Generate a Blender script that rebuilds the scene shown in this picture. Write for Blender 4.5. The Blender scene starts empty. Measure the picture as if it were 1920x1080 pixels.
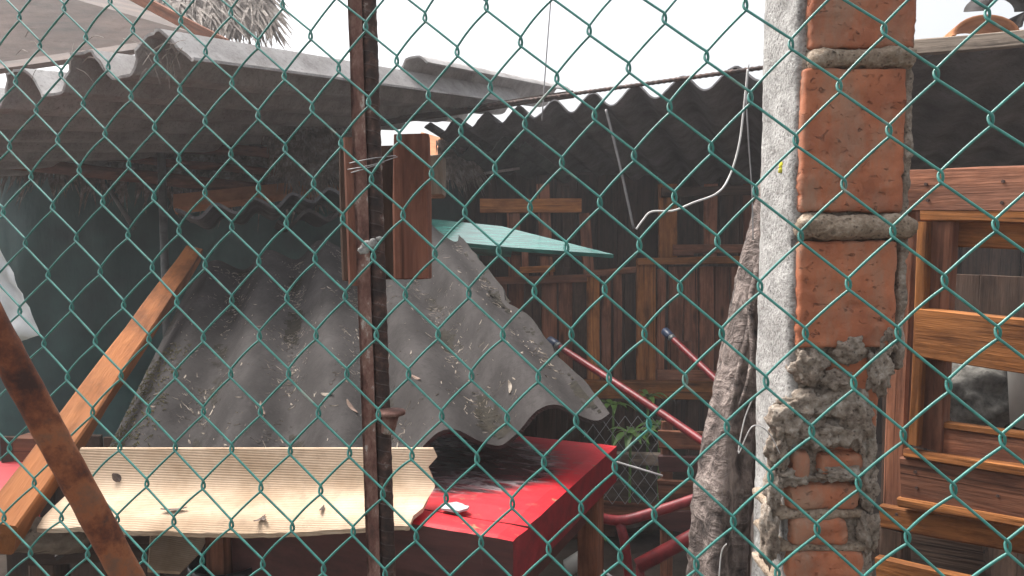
import bpy, bmesh, math, random
from mathutils import Vector, Matrix, noise
R = math.radians
random.seed(7)
scene = bpy.context.scene
C = scene.collection

# ------------------------------------------------------------------ camera, sky, sun, exposure
EYE = Vector((0, 0, 1.35)); PITCH = R(-4.0); F = 1450.0
cam = bpy.data.objects.new('camera', bpy.data.cameras.new('camera')); C.objects.link(cam)
cam.location = EYE; cam.rotation_euler = (R(90) + PITCH, 0, 0)
cam.data.sensor_width = 36; cam.data.lens = 36 * F / 1920
cam.data.clip_start = 0.02; cam.data.clip_end = 600
scene.camera = cam
SUN_EL, SUN_AZ = R(57), R(-54)        # azimuth measured from +Y towards +X
world = bpy.data.worlds.new('World'); scene.world = world; world.use_nodes = True
wn = world.node_tree; bg = wn.nodes['Background']
sky = wn.nodes.new('ShaderNodeTexSky'); sky.sky_type = 'NISHITA'; sky.sun_disc = False
sky.sun_elevation = SUN_EL; sky.sun_rotation = SUN_AZ
sky.air_density = 1.0; sky.dust_density = 6.0; sky.ozone_density = 0.6
hs = wn.nodes.new('ShaderNodeHueSaturation'); hs.inputs['Saturation'].default_value = 0.22
wn.links.new(sky.outputs[0], hs.inputs['Color']); wn.links.new(hs.outputs[0], bg.inputs[0])
bg.inputs[1].default_value = 0.085
sun = bpy.data.objects.new('sun', bpy.data.lights.new('sun', 'SUN')); C.objects.link(sun)
sun.data.energy = 1.5; sun.data.angle = R(22); sun.data.color = (1, .955, .9)
sd = Vector((math.sin(SUN_AZ) * math.cos(SUN_EL), math.cos(SUN_AZ) * math.cos(SUN_EL), math.sin(SUN_EL)))
sun.rotation_euler = sd.to_track_quat('Z', 'Y').to_euler(); sun.location = sd * 20
vs = scene.view_settings
vs.view_transform = 'Standard'; vs.look = 'None'; vs.gamma = 1; vs.exposure = 1.8
try: scene.cycles.use_denoising = True
except Exception: pass
scene.cycles.max_bounces = 7; scene.cycles.diffuse_bounces = 5; scene.cycles.glossy_bounces = 3

# ------------------------------------------------------------------ helpers
CF = Vector((0, math.cos(PITCH), math.sin(PITCH))); CU = Vector((0, -math.sin(PITCH), math.cos(PITCH))); CR = Vector((1, 0, 0))
def P(px, py, d):                     # a place seen at that pixel, d metres in front of the lens
    return EYE + CF * d + CR * ((px - 960) / F * d) - CU * ((py - 540) / F * d)
def ray(px, py): return (P(px, py, 1) - EYE)
def on(px, py, pt, nrm):              # the same on a known plane
    r = ray(px, py); return EYE + r * ((pt - EYE).dot(nrm) / r.dot(nrm))
def camvec(x, y, z): return (CR * x - CU * y + CF * z)      # x right, y down, z forward
def nz(p, s=1.0, o=0.0): return noise.noise(Vector(p) * s + Vector((o, o * 1.7, -o)))
def link(o, parent=None):
    C.objects.link(o)
    if parent is not None:
        o.parent = parent; o.matrix_parent_inverse = Matrix.Translation(-parent.location)
    return o
def tag(o, label=None, cat=None, group=None, kind=None):
    if label: o['label'] = label
    if cat: o['category'] = cat
    if group: o['group'] = group
    if kind: o['kind'] = kind
    return o
def thing(name, loc, label, cat, group=None):
    e = bpy.data.objects.new(name, None); e.location = loc; e.empty_display_size = .1
    link(e); return tag(e, label, cat, group)
def mesh(name, verts, faces, mat, parent=None, smooth=False, mats=None, fmat=None):
    m = bpy.data.meshes.new(name); m.from_pydata([tuple(v) for v in verts], [], faces); m.validate()
    for k in ([mat] if mats is None else mats): m.materials.append(k)
    if fmat:
        for pl, k in zip(m.polygons, fmat): pl.material_index = k
    if smooth:
        for pl in m.polygons: pl.use_smooth = True
    return link(bpy.data.objects.new(name, m), parent)
class MB:
    def __init__(s): s.v = []; s.f = []
    def add(s, v, f):
        n = len(s.v); s.v += [Vector(a) for a in v]; s.f += [tuple(i + n for i in q) for q in f]
    def tube(s, pts, rad, n=8, cap=True, twist=0, disp=None):
        pts = [Vector(p) for p in pts]; m = len(pts); vs_ = []; fs = []
        t0 = (pts[1] - pts[0]).normalized()
        up = Vector((0, 0, 1)) if abs(t0.z) < .9 else Vector((0, 1, 0))
        nn = (up - t0 * up.dot(t0)).normalized()
        for i, p in enumerate(pts):
            t = (pts[min(i + 1, m - 1)] - pts[max(i - 1, 0)]).normalized()
            nn = (nn - t * nn.dot(t)).normalized(); b = t.cross(nn)
            r = rad[i] if isinstance(rad, (list, tuple)) else rad
            for k in range(n):
                a = 2 * math.pi * k / n + twist * i
                dr = nn * math.cos(a) + b * math.sin(a)
                rr = r * (disp(p + dr * r, a, i) if disp else 1)
                vs_.append(p + dr * rr)
        for i in range(m - 1):
            for k in range(n):
                a, b_ = i * n + k, i * n + (k + 1) % n
                fs.append((a, b_, b_ + n, a + n))
        if cap: fs.append(tuple(range(n))[::-1]); fs.append(tuple((m - 1) * n + k for k in range(n)))
        s.add(vs_, fs)
    def box(s, o, x, y, z):           # corner and three edge vectors
        o, x, y, z = map(Vector, (o, x, y, z))
        s.add([o, o + x, o + x + y, o + y, o + z, o + x + z, o + x + y + z, o + y + z],
              [(3, 2, 1, 0), (4, 5, 6, 7), (0, 1, 5, 4), (1, 2, 6, 5), (2, 3, 7, 6), (3, 0, 4, 7)])
    def build(s, name, mat, parent=None, smooth=False): return mesh(name, s.v, s.f, mat, parent, smooth)
def spline(pts, k=6):
    pts = [Vector(p) for p in pts]; out = []
    for i in range(len(pts) - 1):
        p0, p1, p2, p3 = pts[max(i - 1, 0)], pts[i], pts[i + 1], pts[min(i + 2, len(pts) - 1)]
        for j in range(k):
            t = j / k
            out.append(.5 * ((2 * p1) + (p2 - p0) * t + (2 * p0 - 5 * p1 + 4 * p2 - p3) * t * t + (3 * p1 - p0 - 3 * p2 + p3) * t ** 3))
    out.append(pts[-1]); return out
def board(name, p0, p1, wdir, width, thick, mat, parent=None, seed=0, rough=.003, bev=.003):
    """a sawn board from p0 to p1: local x along it, y its width, z its thickness; edges slightly worn"""
    p0, p1 = Vector(p0), Vector(p1); x = p1 - p0; L = x.length; x.normalize()
    wd = Vector(wdir); y = (wd - x * wd.dot(x)).normalized(); z = x.cross(y)
    n = max(2, min(10, int(L / .12) + 1)); rings = n + 1; vs_ = []; fs = []
    hw, ht = width / 2, thick / 2; b = min(bev, hw * .3, ht * .3)
    prof = [(-hw + b, -ht), (hw - b, -ht), (hw, -ht + b), (hw, ht - b), (hw - b, ht), (-hw + b, ht), (-hw, ht - b), (-hw, -ht + b)]
    ph = seed * 3.17 + L * 7
    for i in range(rings):
        t = -L / 2 + L * i / n
        wy = nz((t * 2.2 + ph, 0, 1)) * rough * 2; wz = nz((t * 2.2 + ph, 5, 1)) * rough * 2
        for k, (a, c) in enumerate(prof):
            e = nz((t * 6 + ph, k * 1.9, 2)) * rough
            vs_.append((t + (nz((k * .7 + ph, i, 3)) * .003 if i in (0, n) else 0), a + wy + e, c + wz + e * .6))
    for i in range(n):
        for k in range(8):
            a, c = i * 8 + k, i * 8 + (k + 1) % 8
            fs.append((a, c, c + 8, a + 8))
    fs.append(tuple(range(8))[::-1]); fs.append(tuple(n * 8 + k for k in range(8)))
    o = mesh(name, vs_, fs, mat, None)
    o.matrix_basis = Matrix.Translation((p0 + p1) / 2) @ Matrix((x, y, z)).transposed().to_4x4()
    if parent is not None:
        o.parent = parent; o.matrix_parent_inverse = Matrix.Translation(-parent.location)
    return o
def sheet(name, O, u, w, W, t0, t1, pitch, amp, thick, mat, parent=None, trap=0.0, ns=14, nt=24, ph=0.0, side=None, dis=0.0):
    """corrugated sheet: waves across w (0..W), ridges along u; t0(s), t1(s) give the two cut ends"""
    u, w = Vector(u).normalized(), Vector(w).normalized(); n = w.cross(u).normalized()
    if n.z < 0: n = -n
    cols = int(W / pitch * ns) + 1; vs_ = []; fs = []
    def prof(s):
        c = math.cos(2 * math.pi * s / pitch + ph)
        if trap: c = max(-1, min(1, c * (1 + trap)))
        return c * amp
    for layer in (0, 1):
        for i in range(cols + 1):
            s = W * i / cols; a, b = t0(s), t1(s); e = 1e-4
            dz = (prof(s + e) - prof(s - e)) / (2 * e); nl = (n - w * dz).normalized()
            for j in range(nt + 1):
                t = a + (b - a) * j / nt
                ss = s + (side(s, t) if side else 0)
                q = O + w * ss + u * t + n * prof(s)
                if dis: q = q + n * nz(q, 1.7) * dis
                vs_.append(q + nl * (thick / 2 if layer == 0 else -thick / 2))
    M = (cols + 1) * (nt + 1); I = lambda i, j, l=0: l * M + i * (nt + 1) + j
    for i in range(cols):
        for j in range(nt):
            fs.append((I(i, j), I(i + 1, j), I(i + 1, j + 1), I(i, j + 1)))
            fs.append((I(i, j, 1), I(i, j + 1, 1), I(i + 1, j + 1, 1), I(i + 1, j, 1)))
        for j in (0, nt): fs.append((I(i, j), I(i, j, 1), I(i + 1, j, 1), I(i + 1, j)))
    for j in range(nt):
        for i in (0, cols): fs.append((I(i, j), I(i, j + 1), I(i, j + 1, 1), I(i, j, 1)))
    o = mesh(name, vs_, fs, mat, parent)
    for pl in o.data.polygons: pl.use_smooth = pl.index < cols * nt * 2 + cols * 2 and True
    bm = bmesh.new(); bm.from_mesh(o.data); bmesh.ops.recalc_face_normals(bm, faces=bm.faces); 
    for e in bm.edges:
        if len(e.link_faces) == 2 and e.calc_face_angle(0) > .6: e.smooth = False
    bm.to_mesh(o.data); bm.free()
    return o
def lump(name, cpt, dims, mat, parent=None, amt=.25, fr=3.0, seed=0, rot=0.0, sub=3, flat=False, pw=1.0):
    bm = bmesh.new(); bmesh.ops.create_icosphere(bm, subdivisions=sub, radius=1)
    mr = Matrix.Rotation(rot, 3, 'Z')
    for v in bm.verts:
        d = v.co.normalized()
        if pw != 1: d = Vector([math.copysign(abs(a) ** pw, a) for a in d])
        k = 1 + amt * (nz(d, fr, seed) + .5 * nz(d, fr * 2.3, seed + 9) + .3 * nz(d, fr * 5, seed + 3))
        c = Vector((d.x * dims[0], d.y * dims[1], d.z * dims[2])) * k
        v.co = mr @ c + Vector(cpt)
    m = bpy.data.meshes.new(name); bm.to_mesh(m); bm.free(); m.materials.append(mat)
    for pl in m.polygons: pl.use_smooth = not flat
    return link(bpy.data.objects.new(name, m), parent)

# ------------------------------------------------------------------ materials
class N:
    def __init__(s, name):
        s.m = bpy.data.materials.new(name); s.m.use_nodes = True; s.t = s.m.node_tree
        s.b = s.t.nodes['Principled BSDF']; s.tc = s.t.nodes.new('ShaderNodeTexCoord')
    def nd(s, ty, **kw):
        n = s.t.nodes.new('ShaderNode' + ty)
        for k, v in kw.items(): setattr(n, k, v)
        return n
    def set(s, sock, v):
        if hasattr(v, 'is_output') or isinstance(v, bpy.types.NodeSocket): s.t.links.new(v, sock)
        else: sock.default_value = v
    def map(s, scale=(1, 1, 1), co='Object', rnd=False, rot=(0, 0, 0)):
        m = s.nd('Mapping'); s.t.links.new(s.tc.outputs[co], m.inputs[0]); m.inputs['Scale'].default_value = scale; m.inputs['Rotation'].default_value = rot
        if rnd:
            oi = s.nd('ObjectInfo'); mu = s.nd('Math', operation='MULTIPLY'); mu.inputs[1].default_value = 37
            s.t.links.new(oi.outputs['Random'], mu.inputs[0]); s.t.links.new(mu.outputs[0], m.inputs['Location'])
        return m.outputs[0]
    def noise(s, vec, scale, detail=5, rough=.6, dist=0.0):
        n = s.nd('TexNoise'); s.t.links.new(vec, n.inputs['Vector']); n.inputs['Scale'].default_value = scale
        n.inputs['Detail'].default_value = detail; n.inputs['Roughness'].default_value = rough; n.inputs['Distortion'].default_value = dist
        return n.outputs['Fac']
    def vor(s, vec, scale, feature='F1', rnd=1.0):
        n = s.nd('TexVoronoi', feature=feature); s.t.links.new(vec, n.inputs['Vector']); n.inputs['Scale'].default_value = scale
        n.inputs['Randomness'].default_value = rnd
        return n.outputs['Distance']
    def wave(s, vec, scale, dist=2, detail=3, dscale=1.0, direction='X'):
        n = s.nd('TexWave', bands_direction=direction); s.t.links.new(vec, n.inputs['Vector']); n.inputs['Scale'].default_value = scale
        n.inputs['Distortion'].default_value = dist; n.inputs['Detail'].default_value = detail; n.inputs['Detail Scale'].default_value = dscale
        return n.outputs['Fac']
    def ramp(s, fac, stops, interp='LINEAR'):
        n = s.nd('ValToRGB'); n.color_ramp.interpolation = interp; s.t.links.new(fac, n.inputs[0]); e = n.color_ramp.elements
        while len(e) < len(stops): e.new(.5)
        for k, (p_, c_) in enumerate(stops):
            e[k].position = p_; e[k].color = (c_ if not isinstance(c_, (int, float)) else (c_, c_, c_)) + (() if not isinstance(c_, (int, float)) and len(c_) == 4 else (1,))
        return n.outputs['Color']
    def mix(s, f, a, b, mode='MIX'):
        n = s.nd('Mix', data_type='RGBA', blend_type=mode)
        s.set(n.inputs[0], f)
        for k, v in ((6, a), (7, b)):
            if isinstance(v, tuple): n.inputs[k].default_value = v + (1,)
            else: s.t.links.new(v, n.inputs[k])
        return n.outputs[2]
    def math(s, op, a, b=0.0, clamp=False):
        n = s.nd('Math', operation=op, use_clamp=clamp); s.set(n.inputs[0], a); s.set(n.inputs[1], b); return n.outputs[0]
    def xyz(s, vec):
        n = s.nd('SeparateXYZ'); s.t.links.new(vec, n.inputs[0]); return n.outputs
    def col(s, c):
        if isinstance(c, tuple): s.b.inputs['Base Color'].default_value = c + (1,)
        else: s.t.links.new(c, s.b.inputs['Base Color'])
    def rough(s, r): s.set(s.b.inputs['Roughness'], r)
    def bump(s, h, strength=.4, dist=.002, prev=None):
        n = s.nd('Bump'); n.inputs['Strength'].default_value = strength; n.inputs['Distance'].default_value = dist
        s.t.links.new(h, n.inputs['Height'])
        if prev is not None: s.t.links.new(prev, n.inputs['Normal'])
        s.t.links.new(n.outputs[0], s.b.inputs['Normal']); return n.outputs[0]
def wood(name, dark, light, worn=(.25, .2, .17), wear=.3, rough=.75, grain=1.0):
    k = N(name); v = k.map((1.6, 26 * grain, 26 * grain), rnd=True); v2 = k.map((1, 1, 1), rnd=True); v3 = k.map((3, 3, 3), rnd=True)
    g = k.noise(v, 1.0, 6, .65, .6); fine = k.noise(v, 4.0, 3, .7); blot = k.noise(v2, 5, 4, .6)
    c = k.ramp(k.mix(.35, g, fine), [(.34, tuple(a * .7 for a in dark)), (.5, tuple((a + b) / 2 for a, b in zip(dark, light))), (.64, light)])
    c = k.mix(k.math('MULTIPLY', k.ramp(blot, [(.45, 0.0), (.7, 1.0)]), wear), c, worn)
    kn = k.ramp(k.vor(k.map((2.2, 9, 9), rnd=True), 1.3), [(.05, 1.0), (.14, 0.0)])
    c = k.mix(k.math('MULTIPLY', kn, .85), c, tuple(a * .25 for a in dark))
    sp = k.ramp(k.noise(k.map((.9, 48, 48), rnd=True), 1.0, 4, .6, .3), [(.62, 0.0), (.68, .85)]); c = k.mix(sp, c, tuple(a * .2 for a in dark))
    c = k.mix(k.ramp(k.noise(k.map((2.5, 7, 7), rnd=True), 2.0, 6, .7), [(.46, 0.0), (.68, .75)]), c, tuple(a * .45 for a in dark))
    oi = k.nd('ObjectInfo'); hv = k.nd('HueSaturation'); k.t.links.new(c, hv.inputs['Color'])
    k.t.links.new(k.math('ADD', k.math('MULTIPLY', oi.outputs['Random'], .5), .75), hv.inputs['Value'])
    k.col(hv.outputs[0]); k.rough(rough + .1); k.b.inputs['Specular IOR Level'].default_value = .2; k.bump(k.math('ADD', g, fine), .7, .003); return k.m
W_ORANGE = wood('wood_orange', (.12, .04, .013), (.42, .165, .05), (.28, .125, .05), .35)
W_BATTEN = wood('wood_batten', (.16, .052, .016), (.29, .108, .036), (.19, .08, .032), .5, grain=.7)
W_BROWN = wood('wood_brown', (.11, .042, .026), (.34, .14, .078), (.2, .11, .08), .4)
W_POST = wood('wood_reddish', (.13, .05, .034), (.27, .115, .075), (.23, .14, .11), .3)
W_GREY = wood('wood_weathered', (.17, .13, .1), (.42, .34, .27), (.33, .28, .23), .5)
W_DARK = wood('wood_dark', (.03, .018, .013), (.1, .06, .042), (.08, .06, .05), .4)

k = N('green_plastic_wire'); f = k.noise(k.map(), 60, 4)
c = k.ramp(f, [(.3, (.028, .165, .142)), (.7, (.055, .27, .228))])
c = k.mix(k.ramp(k.noise(k.map(), 23, 3), [(.66, 0.0), (.72, .55)]), c, (.32, .31, .26)); c = k.mix(k.ramp(k.noise(k.map(), 90, 4, .7), [(.6, 0.0), (.75, .6)]), c, (.05, .09, .075)); k.col(c); k.rough(.42); k.b.inputs['Coat Weight'].default_value = .25
WIRE = k.m
k = N('rusty_pipe'); v = k.map(); n1 = k.noise(v, 24, 8, .7); n2 = k.noise(v, 90, 5, .7)
c = k.ramp(n1, [(.33, (.04, .014, .009)), (.45, (.14, .04, .016)), (.56, (.28, .095, .036)), (.68, (.17, .085, .05))])
c = k.mix(k.ramp(n2, [(.55, 0.0), (.72, .8)]), c, (.055, .03, .025)); k.col(c); k.rough(.85); k.bump(k.mix(.5, n1, n2), .7, .0025); RUST = k.m
k = N('rusty_rebar'); v = k.map(); n1 = k.noise(v, 45, 8, .7)
c = k.ramp(n1, [(.32, (.016, .01, .009)), (.5, (.05, .026, .02)), (.6, (.12, .06, .045)), (.68, (.36, .31, .28))]); k.col(c); k.rough(.75); k.b.inputs['Metallic'].default_value = .15
k.bump(n1, .8, .002); REBAR = k.m
k = N('rusty_angle'); v = k.map((1, 1, .5)); n1 = k.noise(v, 60, 8, .72)
c = k.ramp(n1, [(.32, (.05, .022, .017)), (.48, (.15, .066, .05)), (.6, (.25, .14, .11)), (.68, (.5, .45, .41))]); k.col(c); k.rough(.85); k.bump(n1, .8, .002); ANGLE = k.m

def fibre(name, base, light, dark, stain=.6, relief=.0008, moss=None, streak=False):
    k = N(name); v = k.map(); n1 = k.noise(v, 6, 6, .62); n2 = k.noise(v, 55, 5, .7); n3 = k.noise(k.map((1, 1, 1)), 2.2, 4, .6)
    c = k.ramp(n1, [(.3, dark), (.52, base), (.72, light)])
    c = k.mix(k.ramp(n2, [(.5, 0.0), (.72, stain * .6)]), c, tuple(a * .5 for a in dark))
    c = k.mix(k.ramp(n3, [(.5, 0.0), (.7, stain * .6)]), c, dark)
    if streak:
        vr = k.map((9, 1.1, 1), rot=(0, 0, R(-14.5))); c = k.mix(k.ramp(k.noise(vr, 1.6, 6, .65), [(.46, 0.0), (.66, .75)]), c, tuple(a * .6 for a in dark))
    c = k.mix(k.ramp(k.noise(v, 150, 3, .7), [(.55, 0.0), (.72, .55)]), c, light); c = k.mix(k.ramp(k.noise(v, 95, 3, .7), [(.56, 0.0), (.7, .6)]), c, tuple(a * .7 for a in dark))
    if moss: c = k.mix(k.ramp(k.noise(v, 14, 6, .7), [(.58, 0.0), (.7, .7)]), c, moss)
    k.col(c); k.rough(.85); k.b.inputs['Specular IOR Level'].default_value = .1
    w1 = k.math('MULTIPLY', k.wave(k.map((1, 1, 1), rot=(.2, .3, .9)), 110, .5, 2, 1.0, 'X') if streak else k.noise(v, 300, 2), .6)
    k.bump(k.math('ADD', w1, n2), .5, relief * 2); return k.m
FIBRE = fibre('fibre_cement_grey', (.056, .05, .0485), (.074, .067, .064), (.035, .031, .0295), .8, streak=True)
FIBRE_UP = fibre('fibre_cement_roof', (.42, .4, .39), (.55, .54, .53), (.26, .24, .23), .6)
FIBRE_DK = fibre('fibre_cement_dark', (.17, .165, .17), (.24, .235, .24), (.09, .085, .088), .5)
FIBRE_GR = fibre('fibre_cement_green', (.09, .12, .11), (.13, .17, .155), (.05, .065, .06), .5)
k = N('fibre_cement_beige'); v = k.map(); z = k.wave(k.map((3, 120, 120)), 1.0, 1.8, 3, .6, 'DIAGONAL')
n1 = k.noise(v, 9, 6, .65); n2 = k.noise(v, 40, 5, .7)
c = k.ramp(n1, [(.3, (.4, .285, .19)), (.55, (.58, .44, .32)), (.75, (.68, .56, .43))])
c = k.mix(k.math('MULTIPLY', z, .2), c, (.2, .135, .085)); c = k.mix(k.ramp(n2, [(.56, 0.0), (.75, .5)]), c, (.24, .18, .13)); c = k.mix(k.ramp(k.noise(k.map((1.5, 5, 5)), 2.2, 6, .65), [(.5, 0.0), (.72, .6)]), c, (.27, .18, .11))
k.col(c); k.rough(.85); k.b.inputs['Specular IOR Level'].default_value = .15; k.bump(z, .35, .0012); BEIGE = k.m

k = N('red_paint_worn'); v = k.map(); x, y, zz = k.xyz(v)
n1 = k.noise(v, 7, 6, .6); n2 = k.noise(k.map((3, 14, 3)), 6, 5, .65, .5); n3 = k.noise(v, 45, 4)
c = k.ramp(n1, [(.3, (.42, .006, .014)), (.6, (.54, .012, .022)), (.8, (.54, .03, .04))])
c = k.mix(k.ramp(k.noise(v, 30, 6, .7), [(.6, 0.0), (.68, .75)]), c, (.33, .08, .06))
c = k.mix(k.ramp(k.noise(k.map((9, 22, 9)), 2, 5, .7), [(.63, 0.0), (.67, .9)]), c, (.2, .2, .1))
c = k.mix(k.ramp(k.noise(k.map((2, 26, 2)), 4, 6, .7), [(.58, 0.0), (.72, .35)]), c, (.2, .03, .032)); c = k.mix(k.ramp(k.noise(v, 60, 5, .75), [(.66, 0.0), (.72, .45)]), c, (.45, .2, .2))
# a tar spill over the inner half of the board: a stain with its own outline
edge = k.math('ADD', k.math('MULTIPLY', k.math('SUBTRACT', n2, .5), .36), k.math('MULTIPLY', k.math('SUBTRACT', n1, .5), .25))
dx = k.math('MULTIPLY', k.math('SUBTRACT', x, .07), 4.6); dy = k.math('MULTIPLY', k.math('SUBTRACT', y, .03), 4.9)
rad = k.math('SQRT', k.math('ADD', k.math('MULTIPLY', dx, dx), k.math('MULTIPLY', dy, dy)))
ms = k.ramp(k.math('SUBTRACT', k.math('ADD', 1.0, edge), rad), [(.0, 0.0), (.2, 1.0)])
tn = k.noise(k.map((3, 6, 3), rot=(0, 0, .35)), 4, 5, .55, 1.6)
tarc = k.ramp(tn, [(.36, (.008, .008, .009)), (.46, (.025, .022, .024)), (.54, (.07, .062, .065)), (.6, (.26, .24, .245)), (.68, (.08, .045, .048))])  # pale stop paints glossy sky-reflection streaks into the tar colour
sm = k.math('MULTIPLY', ms, k.ramp(n2, [(.3, .75), (.6, 1.0)]))
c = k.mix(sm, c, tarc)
fl = k.ramp(k.math('SUBTRACT', k.math('ADD', 1.2, edge), rad), [(.0, 0.0), (.5, .32)])
c2 = k.mix(k.math('MULTIPLY', fl, k.ramp(n2, [(.42, 0.0), (.62, .8)])), c, (.16, .09, .095))
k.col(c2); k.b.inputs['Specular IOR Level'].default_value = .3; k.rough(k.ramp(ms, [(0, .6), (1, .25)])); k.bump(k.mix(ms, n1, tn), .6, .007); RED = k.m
k = N('red_paint_metal'); v = k.map(); n1 = k.noise(v, 30, 6, .65)
c = k.ramp(n1, [(.35, (.12, .008, .011)), (.6, (.24, .016, .02)), (.78, (.28, .04, .042))]); k.col(c); k.rough(.45); REDM = k.m
k = N('red_paint_shaded'); v = k.map(); n1 = k.noise(k.map((2, 12, 12)), 3, 6, .65)
c = k.ramp(n1, [(.3, (.12, .006, .012)), (.6, (.25, .012, .02)), (.75, (.3, .04, .045))]); k.col(c); k.rough(.5); k.bump(n1, .3, .002); RED_SHADED = k.m  # darker copy of the red paint, shade of the table ends in its colour
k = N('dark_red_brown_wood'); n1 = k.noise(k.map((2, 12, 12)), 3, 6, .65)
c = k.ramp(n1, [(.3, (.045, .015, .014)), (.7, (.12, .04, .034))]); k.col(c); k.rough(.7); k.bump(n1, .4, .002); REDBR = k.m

k = N('brick_clay'); v = k.map(); n1 = k.noise(v, 12, 6, .6); pit = k.vor(v, 120); n2 = k.noise(v, 130, 4, .7); n4 = k.noise(v, 38, 5, .7)
c = k.ramp(n1, [(.3, (.28, .088, .044)), (.55, (.45, .155, .075)), (.75, (.55, .22, .115))])
pm = k.math('MULTIPLY', k.ramp(k.noise(k.map((1, 1, 1.5)), 85, 4, .6, .4), [(.6, 0.0), (.68, 1.0)]), k.ramp(n4, [(.42, .05), (.62, 1.0)]))
c = k.mix(k.math('MULTIPLY', pm, .55), c, (.1, .04, .025)); c = k.mix(k.ramp(n2, [(.62, 0.0), (.8, .5)]), c, (.55, .32, .2)); c = k.mix(k.ramp(k.noise(k.map((14, 14, 5)), 1.6, 7, .7), [(.46, 0.0), (.68, .75)]), c, (.33, .22, .155)); c = k.mix(k.ramp(k.noise(v, 9, 6, .7), [(.5, 0.0), (.75, .6)]), c, (.2, .07, .04)); k.col(c); k.rough(.9)
k.bump(k.math('SUBTRACT', k.math('MULTIPLY', n2, .35), k.math('MULTIPLY', pm, 1.3)), .9, .004); BRICK = k.m
def mortar(name, dark, mid, light):
    k = N(name); v = k.map(); n1 = k.noise(v, 22, 8, .72); n2 = k.noise(v, 160, 5, .7); p_ = k.vor(v, 140)
    c = k.ramp(k.mix(.5, n1, n2), [(.36, dark), (.5, mid), (.64, light)])
    c = k.mix(k.ramp(p_, [(.1, .75), (.28, 0.0)]), c, tuple(a * .35 for a in dark))
    k.col(c); k.rough(.95); k.bump(k.math('ADD', n1, k.math('MULTIPLY', n2, .7)), 1.0, .006); return k.m
MORTAR = mortar('mortar_lumpy', (.14, .1, .075), (.3, .245, .195), (.5, .44, .38))
RENDER = mortar('cement_render', (.17, .163, .155), (.36, .35, .335), (.52, .51, .49))
JOINT = mortar('mortar_joint', (.16, .11, .075), (.34, .26, .19), (.5, .42, .34))

k = N('dry_bark'); v = k.map((9, 9, 2.2)); n1 = k.noise(v, 4, 7, .65, 1.2); n2 = k.noise(k.map((40, 40, 7)), 2, 5, .65); w1 = k.wave(k.map((6, 6, 14)), 2.0, 7, 4, 1.4, 'Z')
c = k.ramp(k.mix(.6, n1, k.noise(k.map((7, 7, 11)), 2.5, 6, .6, 1.5)), [(.36, (.025, .019, .017)), (.46, (.11, .083, .072)), (.56, (.27, .215, .19)), (.7, (.4, .34, .3))]); c = k.mix(k.ramp(n2, [(.52, 0.0), (.7, .6)]), c, (.06, .045, .04))
k.col(c); k.rough(.85); k.bump(k.math('ADD', k.math('ADD', n1, n2), k.math('MULTIPLY', k.noise(k.map((7, 7, 11)), 2.5, 6, .6, 1.5), 2.2)), 1.0, .009); BARK = k.m
k = N('dark_bark'); v = k.map((9, 9, 1.6)); n1 = k.noise(v, 5, 7, .65, 1.0)
c = k.ramp(n1, [(.32, (.03, .022, .018)), (.55, (.11, .08, .068)), (.75, (.26, .2, .17))]); k.col(c); k.rough(.9); k.bump(n1, 1.0, .008); BARKD = k.m
k = N('dry_thatch'); v = k.map(); oi = k.noise(v, 18, 4, .7)
c = k.ramp(oi, [(.3, (.07, .052, .042)), (.52, (.22, .18, .15)), (.72, (.48, .43, .38))]); k.col(c); k.rough(.8); THATCH = k.m
k = N('teal_tarp'); v = k.map(); n1 = k.noise(v, 3.5, 5, .6); n2 = k.noise(k.map((1, 1, .25)), 7, 4, .6)
c = k.ramp(n1, [(.3, (.01, .042, .042)), (.7, (.024, .095, .09))]); k.col(c); k.rough(.5); k.bump(n2, .5, .02); TARP = k.m
k = N('teal_plastic'); v = k.map(); n1 = k.noise(v, 9, 5, .65); n2 = k.noise(k.map((3, 30, 3)), 3, 4, .6)
c = k.ramp(n2, [(.35, (.012, .075, .062)), (.65, (.03, .2, .165))]); k.col(c); k.rough(.2); k.b.inputs['Coat Weight'].default_value = .8; k.b.inputs['Coat Roughness'].default_value = .06; k.bump(n1, .12, .004); TEAL = k.m
def plain(name, c0, c1, rough=.6, scale=14, bump=.3, metal=0.0, dist=.002):
    k = N(name); n1 = k.noise(k.map(), scale, 6, .65); k.col(k.ramp(n1, [(.3, c0), (.7, c1)])); k.rough(rough); k.b.inputs['Metallic'].default_value = metal
    if rough > .75: k.b.inputs['Specular IOR Level'].default_value = .12
    k.bump(n1, bump, dist); return k.m
SOIL = plain('dark_soil', (.035, .026, .02), (.11, .085, .068), .95, 5, .8, dist=.02)
CONCRETE = plain('pale_concrete', (.36, .33, .29), (.58, .54, .48), .9, 9, .6, dist=.004)
TERRA = plain('terracotta', (.34, .13, .06), (.55, .25, .12), .85, 12, .4)
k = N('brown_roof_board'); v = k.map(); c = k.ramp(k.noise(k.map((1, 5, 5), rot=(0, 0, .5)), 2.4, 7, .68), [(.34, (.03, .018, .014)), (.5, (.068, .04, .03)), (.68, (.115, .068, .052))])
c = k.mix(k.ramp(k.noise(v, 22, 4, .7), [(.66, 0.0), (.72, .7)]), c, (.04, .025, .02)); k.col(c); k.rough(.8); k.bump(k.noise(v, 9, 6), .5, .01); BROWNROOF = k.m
GALV = plain('grey_metal', (.1, .11, .11), (.2, .21, .21), .5, 20, .2, .6)
WHITEP = plain('white_plastic', (.6, .6, .6), (.82, .81, .8), .45, 8, .2)
BLACKP = plain('black_plastic', (.012, .013, .014), (.03, .032, .033), .35, 9, .15)
BLUEP = plain('blue_grip', (.012, .02, .05), (.03, .05, .1), .4, 9, .1)
SACK = plain('grey_sack', (.05, .047, .042), (.2, .19, .17), .85, 40, .8, dist=.004)
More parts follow.
